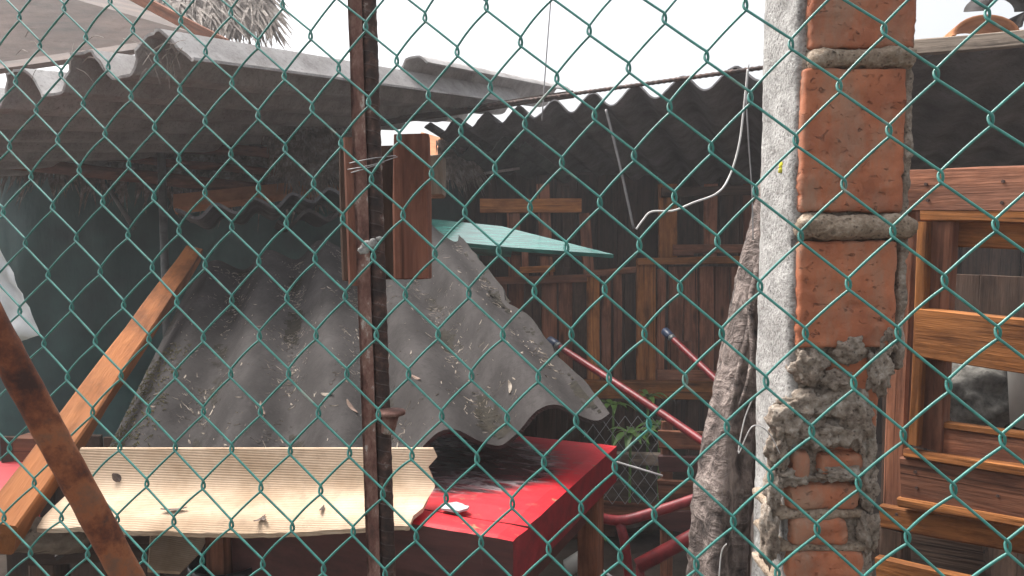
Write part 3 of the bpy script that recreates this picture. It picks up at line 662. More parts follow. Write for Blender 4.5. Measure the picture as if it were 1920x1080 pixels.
# ------------------------------------------------------------------ red box with tarred lid
def redbox():
    near, far = P(962, 1008, 1.06), None
    z = near.z; far = on(1156, 833, Vector((0, 0, z)), Vector((0, 0, 1)))
    u = far - near; L = u.length; u.normalize(); w_ = Vector((-u.y, u.x, 0))     # w: to the left
    e = thing('red_table', near + w_ * .35 + u * L / 2 - Vector((0, 0, z)), 'red painted wooden table, thick top smeared with black tar', 'table')
    Wd = .62; th = .075
    # lid of two boards: local x to the right, y away
    def lidboard(nm, y0, y1, seed, dz=0, x0=-Wd, mat=RED):
        n = 26; m = 10; vs_ = []; fs = []
        for i in range(n + 1):
            for j in range(m + 1):
                x = x0 + (-x0) * i / n; y = y0 + (y1 - y0) * j / m
                ed = min(1, min(y - y0, y1 - y, -x) / .008) if True else 1
                ed = max(0, ed)
                zz = dz + .0016 * nz((x * 12, y * 12, seed)) - .004 * (1 - ed) ** 2
                yy = y + (.0035 * nz((x * 22, seed, 0)) if j in (0, m) else 0); xx = x + (.004 * nz((y * 26, seed, 4)) if i == n else 0)
                vs_.append((xx, yy, zz))
        top = len(vs_)
        vs_ += [(a_, b_, -th) for (a_, b_, c_) in vs_]
        I = lambda i, j, l=0: l * top + i * (m + 1) + j; fm = []
        for i in range(n):
            fm += [0, 1] * m + [1, 1]  # front, back and underside take dark red-brown, their shade put into the colour
            for j in range(m): fs += [(I(i, j), I(i + 1, j), I(i + 1, j + 1), I(i, j + 1)), (I(i, j, 1), I(i, j + 1, 1), I(i + 1, j + 1, 1), I(i + 1, j, 1))]
            for j in (0, m): fs.append((I(i, j), I(i, j, 1), I(i + 1, j, 1), I(i + 1, j)))
        for j in range(m):
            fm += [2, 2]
            for i in (0, n): fs.append((I(i, j), I(i, j + 1), I(i, j + 1, 1), I(i, j, 1)))
        o = mesh(nm, [Vector(v) - Vector((-.31, L / 2, 0)) for v in vs_], fs, mat, None, False, [mat, REDBR, RED_SHADED], fm)
        bm = bmesh.new(); bm.from_mesh(o.data); bmesh.ops.recalc_face_normals(bm, faces=bm.faces); bm.to_mesh(o.data); bm.free()
        x_ = -w_
        o.matrix_basis = Matrix.Translation(near + x_ * -.31 + u * (L / 2)) @ Matrix((x_, u, Vector((0, 0, 1)))).transposed().to_4x4()
        o.parent = e; o.matrix_parent_inverse = Matrix.Translation(-e.location)
        return o
    lidboard('top_board', .056, L, 1.0); lidboard('top_board', 0, .0535, 2.0, -.0015)
    fl = Vector((0, 0, 1))
    # box sides set back a little
    def wall(nm, a_, b_, mat, zt, zb):
        mb = MB(); d_ = (b_ - a_).normalized(); t_ = Vector((-d_.y, d_.x, 0)) * .02
        mb.box(a_ + fl * zb, b_ - a_, t_, fl * (zt - zb)); return mb.build(nm, mat, e)
    c0 = Vector((near.x, near.y, 0)); 
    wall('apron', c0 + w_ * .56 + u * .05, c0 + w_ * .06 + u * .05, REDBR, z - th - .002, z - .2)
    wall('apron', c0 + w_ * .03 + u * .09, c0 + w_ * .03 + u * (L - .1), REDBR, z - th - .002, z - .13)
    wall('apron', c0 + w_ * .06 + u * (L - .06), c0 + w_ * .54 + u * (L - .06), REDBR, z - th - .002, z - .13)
    for (a_, b_) in ((.03, .05), (.57, .05), (.03, L - .07), (.57, L - .07)):
        q = c0 + w_ * a_ + u * b_; board('leg', q, q + fl * (z - th - .003), u, .045, .04, W_BROWN, e, a_ * 9)
    # chip of white card on the lid
    q = on(852, 957, near, fl); bm_ = MB(); n = 14; ring = []
    for i in range(n):
        a = 2 * math.pi * i / n; r_ = 1 + .1 * math.sin(i * 2.3); ring.append(q - w_ * .022 * r_ * math.cos(a) + u * .016 * r_ * math.sin(a))
    bm_.add([p_ + fl * .003 for p_ in ring] + [p_ + fl * (.0065 + .001 * math.sin(i * 1.9)) for i, p_ in enumerate(ring)], [tuple(range(n))[::-1], tuple(range(n, 2 * n))] + [(i, (i + 1) % n, n + (i + 1) % n, n + i) for i in range(n)])
    tag(bm_.build('paint_chip', PAPER), 'small round whitish chip lying on the red table', 'chip')
redbox()

# ------------------------------------------------------------------ upper left roof: corrugated sheets seen from below
u2 = Vector((math.sin(R(25)) * math.cos(R(5.5)), math.cos(R(25)) * math.cos(R(5.5)), math.sin(R(5.5)))); w2 = Vector((math.sin(R(-68)), math.cos(R(-68)), -.11)).normalized()
CN = P(300, 92, 2.1)
e = thing('roof_sheet', CN + w2 * 1.0 + u2 * .9, 'long light grey corrugated roof sheets overhead on the left', 'roof sheet', 'corrugated sheets')
def jag(a, b): return lambda s: a * nz((s * 17, b, 0)) + a * .6 * nz((s * 51, b, 1))
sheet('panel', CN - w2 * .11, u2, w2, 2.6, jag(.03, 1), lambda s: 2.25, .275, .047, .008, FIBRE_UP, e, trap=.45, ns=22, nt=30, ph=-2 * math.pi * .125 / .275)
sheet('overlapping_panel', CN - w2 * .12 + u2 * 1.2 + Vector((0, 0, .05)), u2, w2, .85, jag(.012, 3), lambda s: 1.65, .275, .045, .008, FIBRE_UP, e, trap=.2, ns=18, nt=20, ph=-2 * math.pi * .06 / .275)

mb = MB(); rs = random.Random(5)
for i in range(26):
    a = P(rs.choice((292, 300, 165, 45, 320)) + rs.uniform(-30, 25), rs.uniform(70, 100) + rs.choice((0, 0, 30)), 2.08); dd = Vector((rs.uniform(-.5, .6), rs.uniform(-.3, .1), rs.uniform(-1, .25))).normalized() * rs.uniform(.03, .11)
    mb.tube(spline([a, a + dd * .5 + Vector((0, 0, .01)), a + dd], 4), .0009, 4)
tag(mb.build('straw', THATCH), 'dry straws caught on the torn roof sheet corner, top left', 'straw', kind='stuff')
# ------------------------------------------------------------------ right roof with the wavy edge
w3 = Vector((.70, -.715, .012)).normalized(); RO = P(795, 244, 4.25)
u3h = Vector((math.sin(R(20)), math.cos(R(20)), 0)); u3 = (u3h * math.cos(R(8)) - Vector((0, 0, 1)) * math.sin(R(8)))
e = thing('roof_sheet', RO + w3 * 1.0 + u3 * 1.0, 'dark corrugated roof sheet with wavy edge against the sky at right centre', 'roof sheet', 'corrugated sheets')
sheet('panel', RO, u3, w3, 2.1, jag(.012, 5), lambda s: 2.3, .23, .036, .007, FIBRE_DK, e, ns=18, nt=20, ph=-2 * math.pi * 1.423 / .23)
sheet('green_panel', RO + u3 * .25 - Vector((0, 0, .062)) - w3 * .05, u3, w3, .72, jag(.012, 6), lambda s: 1.5, .23, .036, .006, FIBRE_GR, e, ns=14, nt=12, ph=-2 * math.pi * 1.473 / .23)
e = thing('roof_sheet', RO + w3 * 2.6 + u3, 'dark roof sheet right of the brick pillar with pale front edge', 'roof sheet', 'corrugated sheets')
RO2 = RO + w3 * 2.13 + Vector((0, 0, .005)); w3b = (w3 + Vector((0, 0, -.085))).normalized()
sheet('panel', RO2, u3, w3b, 1.1, jag(.004, 7), lambda s: 1.75, .178, .012, .007, FIBRE_DK, e, ns=14, nt=14, ph=1.0)
board('edge_batten', RO2 - u3 * .015 + Vector((0, 0, .012)), RO2 + w3b * 1.1 - u3 * .015 + Vector((0, 0, .012)), Vector((0, 0, 1)), .045, .03, W_GREY, e, 3)
# ribbed bar over the wavy edge
mb = MB(); a, b = P(742, 222, 4.1), P(1436, 126, 2.72); pts = [a.lerp(b, i / 240) for i in range(241)]
mb.tube(pts, .0075, 8, disp=lambda q, an, i: 1.25 if i % 3 == 0 else 1); tag(mb.build('ribbed_bar', REBAR, None, True), 'thin ribbed steel bar running above the wavy roof edge', 'steel bar')
mb = MB(); a, b = P(700, 232, 3.9), P(1075, 176, 3.6); e = board('roof_pole', a, b, Vector((0, 0, 1)), .03, .03, W_DARK, None, 2); tag(e, 'short dark pole under the tip of the upper left roof', 'pole')
# curved roof tiles at the top right corner
e = thing('roof_tile', P(1900, 40, 2.35), 'broken curved clay tiles on the roof in the top right corner', 'roof tile')
for j, (px, py, r_, tl) in enumerate(((1850, 66, .11, .05), (1990, 50, .14, .12), (1900, 20, .10, .25), (1980, -30, .12, .35))):
    o_ = P(px, py, 2.5 + .05 * j); vs_ = []; fs = []; n = 14
    for lay in (0, 1):
        for i in range(n + 1):
            a = math.pi * i / n; rr = r_ - lay * .012
            for t in (0, .28): vs_.append(o_ + CR * (rr * math.cos(a)) + Vector((0, 0, 1)) * (rr * .6 * math.sin(a) + tl * t) + Vector((.3, .95, 0)) * t)
    M = (n + 1) * 2; I = lambda i, t, l: l * M + i * 2 + t
    for i in range(n):
        fs += [(I(i, 0, 0), I(i, 1, 0), I(i + 1, 1, 0), I(i + 1, 0, 0)), (I(i, 0, 1), I(i + 1, 0, 1), I(i + 1, 1, 1), I(i, 1, 1)), (I(i, 0, 0), I(i + 1, 0, 0), I(i + 1, 0, 1), I(i, 0, 1)), (I(i, 1, 0), I(i, 1, 1), I(i + 1, 1, 1), I(i + 1, 1, 0))]
    for i in (0, n): fs.append((I(i, 0, 0), I(i, 0, 1), I(i, 1, 1), I(i, 1, 0)))
    mesh('tile', vs_, fs, FIBRE if j else TERRA, e, True)

# ------------------------------------------------------------------ the left side: brown roof board, thatch, poles, tarp
def slab(name, q, thick, mat, parent=None, seg=1):
    q = [Vector(v) for v in q]; n = (q[1] - q[0]).cross(q[3] - q[0]).normalized() * thick; mb = MB()
    K = len(q); mb.add(q + [v + n for v in q], [tuple(range(K))[::-1], tuple(range(K, 2 * K))] + [(i, (i + 1) % K, K + (i + 1) % K, K + i) for i in range(K)]); return mb.build(name, mat, parent)
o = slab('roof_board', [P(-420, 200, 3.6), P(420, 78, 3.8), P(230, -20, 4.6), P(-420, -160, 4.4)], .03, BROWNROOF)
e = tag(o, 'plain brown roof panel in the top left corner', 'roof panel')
e = board('roof_beam', P(190, -40, 3.7), P(420, 82, 3.5), Vector((0, 0, 1)), .05, .04, W_BROWN, None, 6); tag(e, 'weathered beam under the thatch at top left', 'beam')
def thatch(name, corners, count, L, label, seed, wd=.008, extra=None):
    q = [Vector(v) for v in corners]; rn = random.Random(seed); mb = MB(); n = (q[1] - q[0]).cross(q[3] - q[0]).normalized()
    if n.dot(EYE - q[0]) < 0: n = -n
    dn = ((q[3] - q[0]) + (q[2] - q[1])).normalized()
    for i in range(count):
        a, b = rn.random(), rn.random()
        o_ = (q[0].lerp(q[1], a)).lerp(q[3].lerp(q[2], a), b) + n * rn.uniform(-.01, .05)
        d_ = (dn + (q[1] - q[0]).normalized() * rn.uniform(-.45, .45) + n * rn.uniform(-.08, .25)).normalized()
        l_ = L * rn.uniform(.5, 1.2); s_ = d_.cross(n).normalized() * wd * rn.uniform(.4, 1.2); sag = n * -.03 * rn.random() + Vector((0, 0, -.04 * rn.random()))
        p0, p1, p2 = o_, o_ + d_ * l_ * .5, o_ + d_ * l_ + sag
        mb.add([p0 - s_, p0 + s_, p1 + s_, p1 - s_, p2, p1 + n * .002 - s_ * .2], [(0, 1, 2, 3), (3, 2, 4)])
    o = mb.build(name, THATCH); return tag(o, label, 'thatch', kind='stuff')
thatch('thatch', [P(230, -150, 4.9), P(480, -150, 5.2), P(510, 48, 4.6), P(320, 18, 4.4)], 2800, .32, 'shaggy pale dry palm thatch edge against the sky at top left', 4, .009)
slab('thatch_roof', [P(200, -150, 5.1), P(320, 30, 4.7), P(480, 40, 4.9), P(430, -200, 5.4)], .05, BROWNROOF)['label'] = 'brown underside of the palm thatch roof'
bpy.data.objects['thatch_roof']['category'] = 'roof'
thatch('thatch', [P(500, 235, 4.0), P(690, 235, 4.0), P(690, 330, 3.8), P(540, 330, 3.8)], 700, .2, 'ragged bright thatch tuft left of the wooden upright', 6, .007)
thatch('thatch', [P(815, 262, 4.6), P(860, 268, 4.6), P(900, 325, 4.5), P(835, 325, 4.5)], 260, .16, 'small grey thatch tuft below the wavy roof tip', 8, .006)
# shaded fringe of poles and palm ribs under the left roof
labs = ['thick brown pole, upper one of three under left roof', 'thin brown pole, middle one of three under left roof', 'brown pole nearest the tarp under left roof']
for j, (a, b, r_) in enumerate((((-60, 246, 4.1), (660, 300, 4.3), .03), ((-60, 268, 4.0), (650, 336, 4.3), .022), ((-60, 296, 3.9), (640, 372, 4.2), .034))):
    mb = MB(); pa, pb = P(*a), P(*b); pts = [pa.lerp(pb, i / 24) + Vector((0, 0, .02 * nz((i * .2, j * 5, 0)))) for i in range(25)]
    mb.tube(pts, r_, 10, disp=lambda q, an, i: 1 + .12 * nz(q, 14)); tag(mb.build('roof_pole', W_BROWN, None, True), labs[j], 'pole', 'poles under the left roof')
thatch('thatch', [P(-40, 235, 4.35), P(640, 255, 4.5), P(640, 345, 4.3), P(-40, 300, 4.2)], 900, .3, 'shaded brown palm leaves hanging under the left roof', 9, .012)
# tarp wall on the left
def tarp():
    vs_ = []; fs = []; nx, nzz = 60, 30
    for i in range(nx + 1):
        for j in range(nzz + 1):
            x = -4.2 + 3.9 * i / nx; z = 1.78 - 1.8 * j / nzz
            y = 4.6 + .12 * math.sin(x * 3 + .5) + .1 * nz((x * 2.5, z * 1.2, 0)) + .05 * nz((x * 8, z * 2, 0)) + .25 * max(0, x + 1.5)
            vs_.append((x, y, z))
    for i in range(nx):
        for j in range(nzz): a = i * (nzz + 1) + j; fs.append((a, a + nzz + 1, a + nzz + 2, a + 1))
    o = mesh('tarp_wall', vs_, fs, TARP, None, True); sm = o.modifiers.new('thick', 'SOLIDIFY'); sm.thickness = .004
    tag(o, 'dark teal tarp hung as a wall behind the left roof', 'tarp')
tarp()
for j, (px, lb) in enumerate(((304, 'grey metal post standing before the teal tarp'),)):
    mb = MB(); q = P(px, 340, 4.0); mb.tube([Vector((q.x, q.y, 0)), Vector((q.x, q.y, 1.95))], .02, 12); tag(mb.build('metal_post', GALV, None, True), lb, 'post')
mb = MB(); mb.tube([P(200, 345, 4.05), P(252, 430, 4.1)], .012, 8); tag(mb.build('brace', GALV, None, True), 'thin diagonal grey brace before the teal tarp', 'brace')
# plastic bag caught behind the fence
mb = MB(); n = 14; vs_ = []; fs = []
BG = [P(-60, 380, .98), P(-5, 450, .97), P(76, 628, .95), P(-40, 665, .97)]
for i in range(n + 1):
    for j in range(n + 1):
        a, b = i / n, j / n; q = BG[0].lerp(BG[1], a).lerp(BG[3].lerp(BG[2], a), b); q += CF * (.014 * nz((a * 4, b * 5, 0)) + .006 * nz((a * 11, b * 9, 2))) + CR * .005 * nz((b * 6, 3, 0)); vs_.append(q)
for i in range(n):
    for j in range(n): a = i * (n + 1) + j; fs.append((a, a + n + 1, a + n + 2, a + 1))
o = mesh('plastic_bag', vs_, fs, WHITEP, None, True); sm = o.modifiers.new('thick', 'SOLIDIFY'); sm.thickness = .0008
tag(o, 'crumpled white plastic bag caught at the left fence edge', 'bag')

# dark tiled sheet behind the head of the grey sheet
e = thing('tile_sheet', P(500, 400, 3.0), 'dark wavy clay-tile sheet behind the top of the grey sheet', 'roof sheet', 'corrugated sheets')
w4 = (P(690, 352, 3.3) - P(330, 402, 3.0)).normalized()
sheet('panel', P(330, 404, 3.0), Vector((-.3, .93, -.05)), w4, .95, jag(.02, 11), lambda s: .7, .15, .022, .012, FIBRE_DK, e, ns=14, nt=8, ph=0)
sheet('panel', P(520, 415, 2.85), Vector((-.3, .93, -.03)), w4, .4, jag(.02, 13), lambda s: .6, .15, .022, .012, FIBRE, e, ns=14, nt=8, ph=1.5)
slab('terracotta_ridge', [P(330, 402, 4.0), P(720, 352, 4.2), P(720, 335, 4.25), P(330, 376, 4.05)], .05, TERRA)
tag(bpy.data.objects['terracotta_ridge'], 'orange terracotta ridge glimpsed behind the wavy tile sheet', 'roof ridge')
e = thing('far_house', Vector((-.4, 8, 0)), 'far house with orange roof slope seen under the wavy roof tip', 'house')
slab('roof', [P(770, 300, 6.6), P(960, 330, 6.3), P(905, 290, 7.4), P(790, 255, 7.6)], .04, TERRA, e)
slab('wall', [Vector((-.9, 7.0, 0)), Vector((.1, 6.9, 0)), Vector((.1, 6.9, 1.7)), Vector((-.9, 7.0, 1.7))], .1, CONCRETE, e)
o = slab('grey_eave', [P(790, 345, 4.6), P(975, 318, 4.4), P(950, 322, 5.2), P(800, 330, 5.4)], .015, FIBRE_UP); tag(o, 'thin grey eave sheet below the orange roof slope', 'roof sheet')

# ------------------------------------------------------------------ teal table top
e = thing('teal_table', P(960, 470, 2.75), 'glossy teal slanting table top with white sky sheen', 'table')
q = [P(780, 446, 2.62), P(960, 464, 2.60), P(1151, 477, 2.57), P(940, 424, 2.77), P(780, 408, 2.79)]
slab('table_top', q, -.014, TEAL, e); 
mb = MB(); qa = P(885, 468, 2.85); mb.tube([qa, Vector((qa.x, qa.y, 0))], .028, 12); mb.build('leg', TEAL, e, True)
slab('edge_rail', [P(840, 462, 2.8), P(960, 470, 2.78), P(958, 482, 2.79), P(842, 476, 2.81)], .02, TEAL, e)

# ------------------------------------------------------------------ wooden pallets and crates at the back
BP = Vector((0, 3.75, 0)); BN = Vector((0, 1, 0))
def pb(px, py, dy=0): return on(px, py, BP + BN * dy, BN)
def bd(parent, x0, y0, x1, y1, wpx, mat=W_BROWN, dy=0, th=.022, nm='board', seed=None):
    a, b = pb(x0, y0, dy), pb(x1, y1, dy); w_ = wpx / F * (BP.y + dy)
    d_ = (b - a).normalized(); wd = Vector((1, 0, 0)) if abs(d_.z) > .7 else Vector((0, 0, 1))
    return board(nm, a, b, wd, w_, th, mat, parent, (seed if seed is not None else x0 * .013 + y0 * .07))
def base(px): q = pb(px, 720); q.z = 0; return q
e = thing('crate_panel', base(1300), 'brown framed crate panel with open front, beside the leaning trunk', 'wooden panel', 'wooden panels at the back')
bd(e, 1211, 488, 1211, 714, 36, W_ORANGE, -.03, nm='stile'); bd(e, 1238, 505, 1238, 712, 16, W_BROWN, .02, nm='stile'); bd(e, 1195, 491, 1470, 484, 13, W_ORANGE, -.05, .05, nm='rail'); bd(e, 1232, 703, 1440, 706, 20, W_BROWN, -.02, nm='rail')
for j in range(7): bd(e, 1266 + j * 29, 500, 1266 + j * 29, 700, 27, W_BROWN, .10 + .01 * (j % 2))
bd(e, 1284, 640, 1284, 700, 24, W_BROWN, .02)
e = thing('crate_panel', base(1145), 'narrow crate panel of upright brown boards, between the other panels', 'wooden panel', 'wooden panels at the back')
for j, (x, w_) in enumerate(((1112, 24), (1136, 18), (1158, 16), (1180, 20))): bd(e, x, 508 + 3 * (j % 2), x, 716, w_, (W_ORANGE, W_BROWN, W_BROWN, W_DARK)[j], (.0, .02, .035, .02)[j])
bd(e, 1098, 512, 1192, 505, 12, W_BROWN, -.025, nm='rail')
e = thing('crate_panel', base(1010), 'dark crate panel of upright boards, nearest to the grey sheet', 'wooden panel', 'wooden panels at the back')
for j, x in enumerate((905, 936, 968, 998, 1030, 1062, 1088)): bd(e, x, 520 + 4 * (j % 3), x, 706, 29, W_BROWN if j in (1, 2, 4, 5) else W_DARK, .02 + .014 * (j % 3))
bd(e, 890, 528, 1100, 522, 14, W_BROWN, -.01, nm='rail'); bd(e, 975, 507, 1040, 503, 12, W_ORANGE, -.06, nm='rail')
e = thing('pallet', base(1020), 'upright pallet with brown slats above the teal table tip', 'pallet', 'pallets at the back')
bd(e, 900, 386, 1090, 386, 26, W_ORANGE, -.03, nm='slat'); bd(e, 962, 398, 966, 520, 24, W_BROWN, 0); bd(e, 1018, 345, 1026, 520, 24, W_BROWN, 0); bd(e, 1095, 400, 1105, 520, 20, W_BROWN, .02); bd(e, 930, 470, 1085, 475, 14, W_DARK, -.02, nm='slat'); bd(e, 1060, 348, 1064, 500, 16, W_DARK, .03)
bd(e, 985, 440, 985, 520, 12, W_BROWN, -.04)
e = thing('pallet', base(1330), 'upright pallet with dark studs above the framed crate panel', 'pallet', 'pallets at the back')
for j, (x, w_) in enumerate(((1252, 34), (1332, 24), (1405, 22), (1450, 24))): bd(e, x, 345, x, 484, w_, W_BROWN if j else W_ORANGE, .05)
bd(e, 1262, 467, 1460, 466, 16, W_BROWN, .02, nm='slat'); bd(e, 1240, 360, 1460, 356, 18, W_DARK, .03, nm='slat'); bd(e, 1262, 474, 1300, 474, 12, W_BROWN, -.01, nm='slat')
e = thing('bench_beam', base(1200), 'long low brown beam under the crate panels', 'beam')
bd(e, 1060, 728, 1470, 734, 32, W_ORANGE, -.10, .06, nm='beam'); 
for x in (1075, 1300, 1455):
    q = pb(x, 740, -.06); board('leg', q, Vector((q.x, q.y, 0)), CR, .06, .05, W_DARK, e, x)
o = slab('backing_slab', [Vector((-.9, 5.02, 0)), Vector((3.9, 5.02, 0)), Vector((3.9, 5.02, 1.75)), Vector((-.9, 5.02, 1.75))], -.05, W_DARK); tag(o, 'added dark backing slab blocking daylight through the board gaps', 'wall')  # unseen slab added to stop sky showing between the boards
# dark board wall added to keep the back dark
e = thing('backing_boards', Vector((.9, 4.7, 0)), 'dark board wall added behind the pallets to keep the back dark', 'wall')
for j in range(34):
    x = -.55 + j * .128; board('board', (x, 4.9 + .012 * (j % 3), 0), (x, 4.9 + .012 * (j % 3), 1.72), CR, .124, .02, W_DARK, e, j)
# far wall to the right, pale in the daylight
o = slab('garden_wall', [Vector((2.2, 6.4, 0)), Vector((7.5, 5.2, 0)), Vector((7.5, 5.2, 2.05)), Vector((2.2, 6.4, 2.05))], .15, CONCRETE); tag(o, 'pale concrete wall glimpsed above the top plank at right', 'wall')
# cracks-like wire twigs on it
# ------------------------------------------------------------------ wooden rack at the right
RP0, RP1 = P(1690, 600, 1.62), P(1960, 600, 1.40); rd = (RP1 - RP0); rd.z = 0; rd.normalize(); RNm = Vector((-rd.y, rd.x, 0))
def pr_(px, py, dy=0): return on(px, py, RP0 + RNm * dy, RNm)
e = thing('wooden_rack', Vector((RP0.x + .1, RP0.y, 0)), 'orange-brown wooden plank rack standing right of the brick pillar', 'rack')
def rb(x0, y0, x1, y1, hpx, mat=W_ORANGE, dy=0, th=.022, nm='plank', s=0):
    a, b = pr_(x0, y0, dy), pr_(x1, y1, dy); d_ = (b - a).normalized(); wd = rd if abs(d_.z) > .7 else Vector((0, 0, 1)); tw_ = random.Random(s * 7 + 1); a = a + RNm * tw_.uniform(-.003, .003); b = b + Vector((0, 0, tw_.uniform(-.006, .006)))
    dep = (a - EYE).dot(CF); return board(nm, a, b, wd, hpx / F * dep, th, mat, e, s)
rb(1640, 360, 2100, 352, 74, W_BROWN, 0, .022, s=1); rb(1730, 404, 2100, 406, 22, W_ORANGE, -.002, .024, nm='ledge', s=2); rb(1800, 438, 2100, 446, 50, W_ORANGE, .03, s=3)
rb(1764, 412, 1742, 838, 56, W_BROWN, .012, .03, nm='upright', s=4); rb(1736, 416, 1716, 838, 20, W_ORANGE, -.012, .02, nm='upright', s=5); rb(1708, 330, 1676, 1000, 38, W_BROWN, .035, .03, nm='upright', s=6)
rb(1722, 622, 2100, 668, 92, W_ORANGE, -.014, .022, s=7); rb(1772, 795, 2100, 842, 12, W_ORANGE, .018, .024, nm='ledge', s=8); rb(1762, 822, 2100, 872, 46, W_BROWN, .02, s=9)
rb(1700, 848, 2100, 912, 16, W_ORANGE, -.005, .026, nm='ledge', s=10); rb(1692, 898, 2100, 968, 84, W_BROWN, -.006, s=11); rb(1690, 938, 2100, 1012, 16, W_ORANGE, -.006, .026, nm='ledge', s=12); rb(1655, 966, 2100, 1046, 42, W_ORANGE, .01, s=13)
rb(1560, 1000, 1850, 1048, 70, W_DARK, .12, s=14)
rb(1985, 412, 1995, 1300, 60, W_BROWN, .03, .03, nm='upright', s=15)
for (x_, y_) in ((1680, 990), (1990, 1060)):
    q = pr_(x_, y_, .02); board('leg', q, Vector((q.x, q.y, 0)), rd, .05, .04, W_DARK, e, x_)
rb(1650, 1075, 2100, 1190, 70, W_ORANGE, -.03, s=16)
# dark boards that close the rack behind
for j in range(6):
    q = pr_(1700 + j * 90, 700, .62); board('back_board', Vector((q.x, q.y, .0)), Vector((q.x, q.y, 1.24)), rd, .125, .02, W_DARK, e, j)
for (x_, y_) in ((1735, 345), (1738, 375), (1880, 340), (1878, 380), (1728, 605), (1732, 640), (1890, 640), (1715, 885), (1718, 915), (1870, 930), (1680, 965)):
    q = pr_(x_, y_, -.0165); mb = MB(); mb.tube([q, q - RNm * -.004], .0032, 8); mb.build('nail', REBAR, e)
lump('feed_sack', P(1850, 735, 2.05), (.13, .09, .09), SACK, None, .35, 2.0, 4.0, 0, 4); tag(bpy.data.objects['feed_sack'], 'lumpy grey woven sack inside the wooden rack', 'sack')
mb = MB(); q = P(1935, 720, 1.85); n = 20
for i in range(n): pass
vs_ = []; fs = []
for (z_, r_) in ((.055, .052), (.05, .049), (-.1, .038), (-.1, .001)):
    for i in range(n): a = 2 * math.pi * i / n; vs_.append(q + Vector((r_ * math.cos(a), r_ * math.sin(a), z_)))
for j in range(3):
    for i in range(n): fs.append((j * n + i, j * n + (i + 1) % n, (j + 1) * n + (i + 1) % n, (j + 1) * n + i))
o = mesh('flower_pot', vs_, fs, PALEBIN, None, True); o.modifiers.new('t', 'SOLIDIFY').thickness = .004; tag(o, 'pale tapered plastic pot inside the wooden rack', 'pot')
o = slab('white_card', [P(1700, 992, 1.84), P(1822, 996, 1.80), P(1832, 1030, 1.74), P(1720, 1014, 1.78)], .004, PAPER); tag(o, 'grey-white card lying under the bottom plank of the rack', 'card')

# ------------------------------------------------------------------ red wheelbarrow behind the trunk
def barrow():
    A1, B1 = P(1042, 646, 2.95), P(1312, 822, 2.35); A2, B2 = P(1256, 630, 3.2), P(1346, 716, 2.92)
    d1 = (B1 - A1).normalized(); d2 = (B2 - A2).normalized()
    e = thing('wheelbarrow', Vector(((A1.x + B1.x) / 2 + .4, 2.4, 0)), 'red tubular wheelbarrow with blue grips behind the red table', 'wheelbarrow')
    for (A_, d_, L) in ((A1, d1, 1.25), (A2, d2, 1.0)):
        mb = MB(); pts = spline([A_, A_ + d_ * L * .5, A_ + d_ * L * .8 + Vector((0, 0, -.02)), A_ + d_ * L + Vector((.02, 0, -.1))], 8); mb.tube(pts, .0128, 12); hb = mb.build('handle', REDM, e, True)
        mb = MB(); g = A_ - d_ * .02; mb.tube([g - d_ * .025, g - d_ * .02, g + d_ * .025, g + d_ * .03], [.014, .018, .0175, .015], 14); mb.build('grip', BLUEP, hb, True)
        mb = MB(); mb.tube([g + d_ * .03, g + d_ * .05], .0155, 14); mb.build('collar', GALV, hb, True)
    # tray
    c0 = A1 + d1 * .95; c1 = A2 + d2 * .8
    q = [P(1375, 835, 2.2), P(1520, 850, 2.1), P(1510, 1010, 2.1), P(1425, 1012, 2.2)]
    slab('tray_side', q, .006, REDM, e); q2 = [P(1375, 833, 2.205), P(1425, 1014, 2.205), P(1470, 1000, 2.7), P(1430, 830, 2.8)]; slab('tray_end', q2, .006, REDM, e)
    slab('tray_side', [P(1430, 830, 2.8), P(1560, 850, 2.7), P(1540, 990, 2.7), P(1470, 1000, 2.7)], .006, REDM, e)
    slab('tray_floor', [P(1425, 1014, 2.2), P(1510, 1012, 2.1), P(1540, 992, 2.7), P(1470, 1002, 2.7)], .006, REDM, e)
    # leg frame
    mb = MB(); mb.tube(spline([P(1050, 962, 2.2), P(1100, 966, 2.2), P(1160, 976, 2.2), P(1215, 964, 2.2), P(1320, 930, 2.2), P(1420, 900, 2.2)], 8), .015, 12); mb.build('frame_tube', REDM, e, True)
    mb = MB(); mb.tube([P(1161, 978, 2.2), P(1170, 1010, 2.2), P(1185, 1120, 2.2), P(1195, 1260, 2.2)], .014, 12); mb.build('leg', REDM, e, True)
    mb = MB(); mb.tube([P(1195, 1062, 2.5), P(1310, 1000, 2.5), P(1420, 950, 2.5)], .024, 12); mb.build('frame_tube', REDM, e, True)
    mb = MB(); mb.tube([P(1200, 1060, 2.5), P(1205, 1200, 2.5), P(1205, 1280, 2.5)], .014, 12); mb.build('leg', REDM, e, True)
barrow()

# ------------------------------------------------------------------ under the sheet, left and front
k = N('red_paint_board'); k.col(k.ramp(k.noise(k.map((2, 9, 9)), 3, 6, .65), [(.3, (.3, .008, .016)), (.7, (.5, .02, .03))])); k.rough(.6)
o = slab('red_board', [P(-140, 930, 1.9), P(75, 962, 1.75), P(58, 866, 2.15), P(-140, 862, 2.3)], -.05, k.m); tag(o, 'red painted board at the lower left behind the rusty pipe', 'board')
e = board('wood_block', P(40, 838, 1.95), P(95, 838, 1.95), Vector((0, 0, 1)), .06, .06, W_BROWN, None, 9); tag(e, 'small brown wood block behind the orange rafter', 'block')
e = thing('old_log', P(60, 1010, 1.06), 'weathered pale log under the foot of the orange rafter', 'log'); mb = MB(); a, b = P(-120, 1002, 1.02), P(160, 1006, 1.16); pts = [a.lerp(b, i / 20) for i in range(21)]
mb.tube(pts, .026, 20, disp=lambda q, an, i: 1 + .25 * nz(q, 26) + .1 * nz(q, 70)); mb.build('stem', W_GREY, e, True)
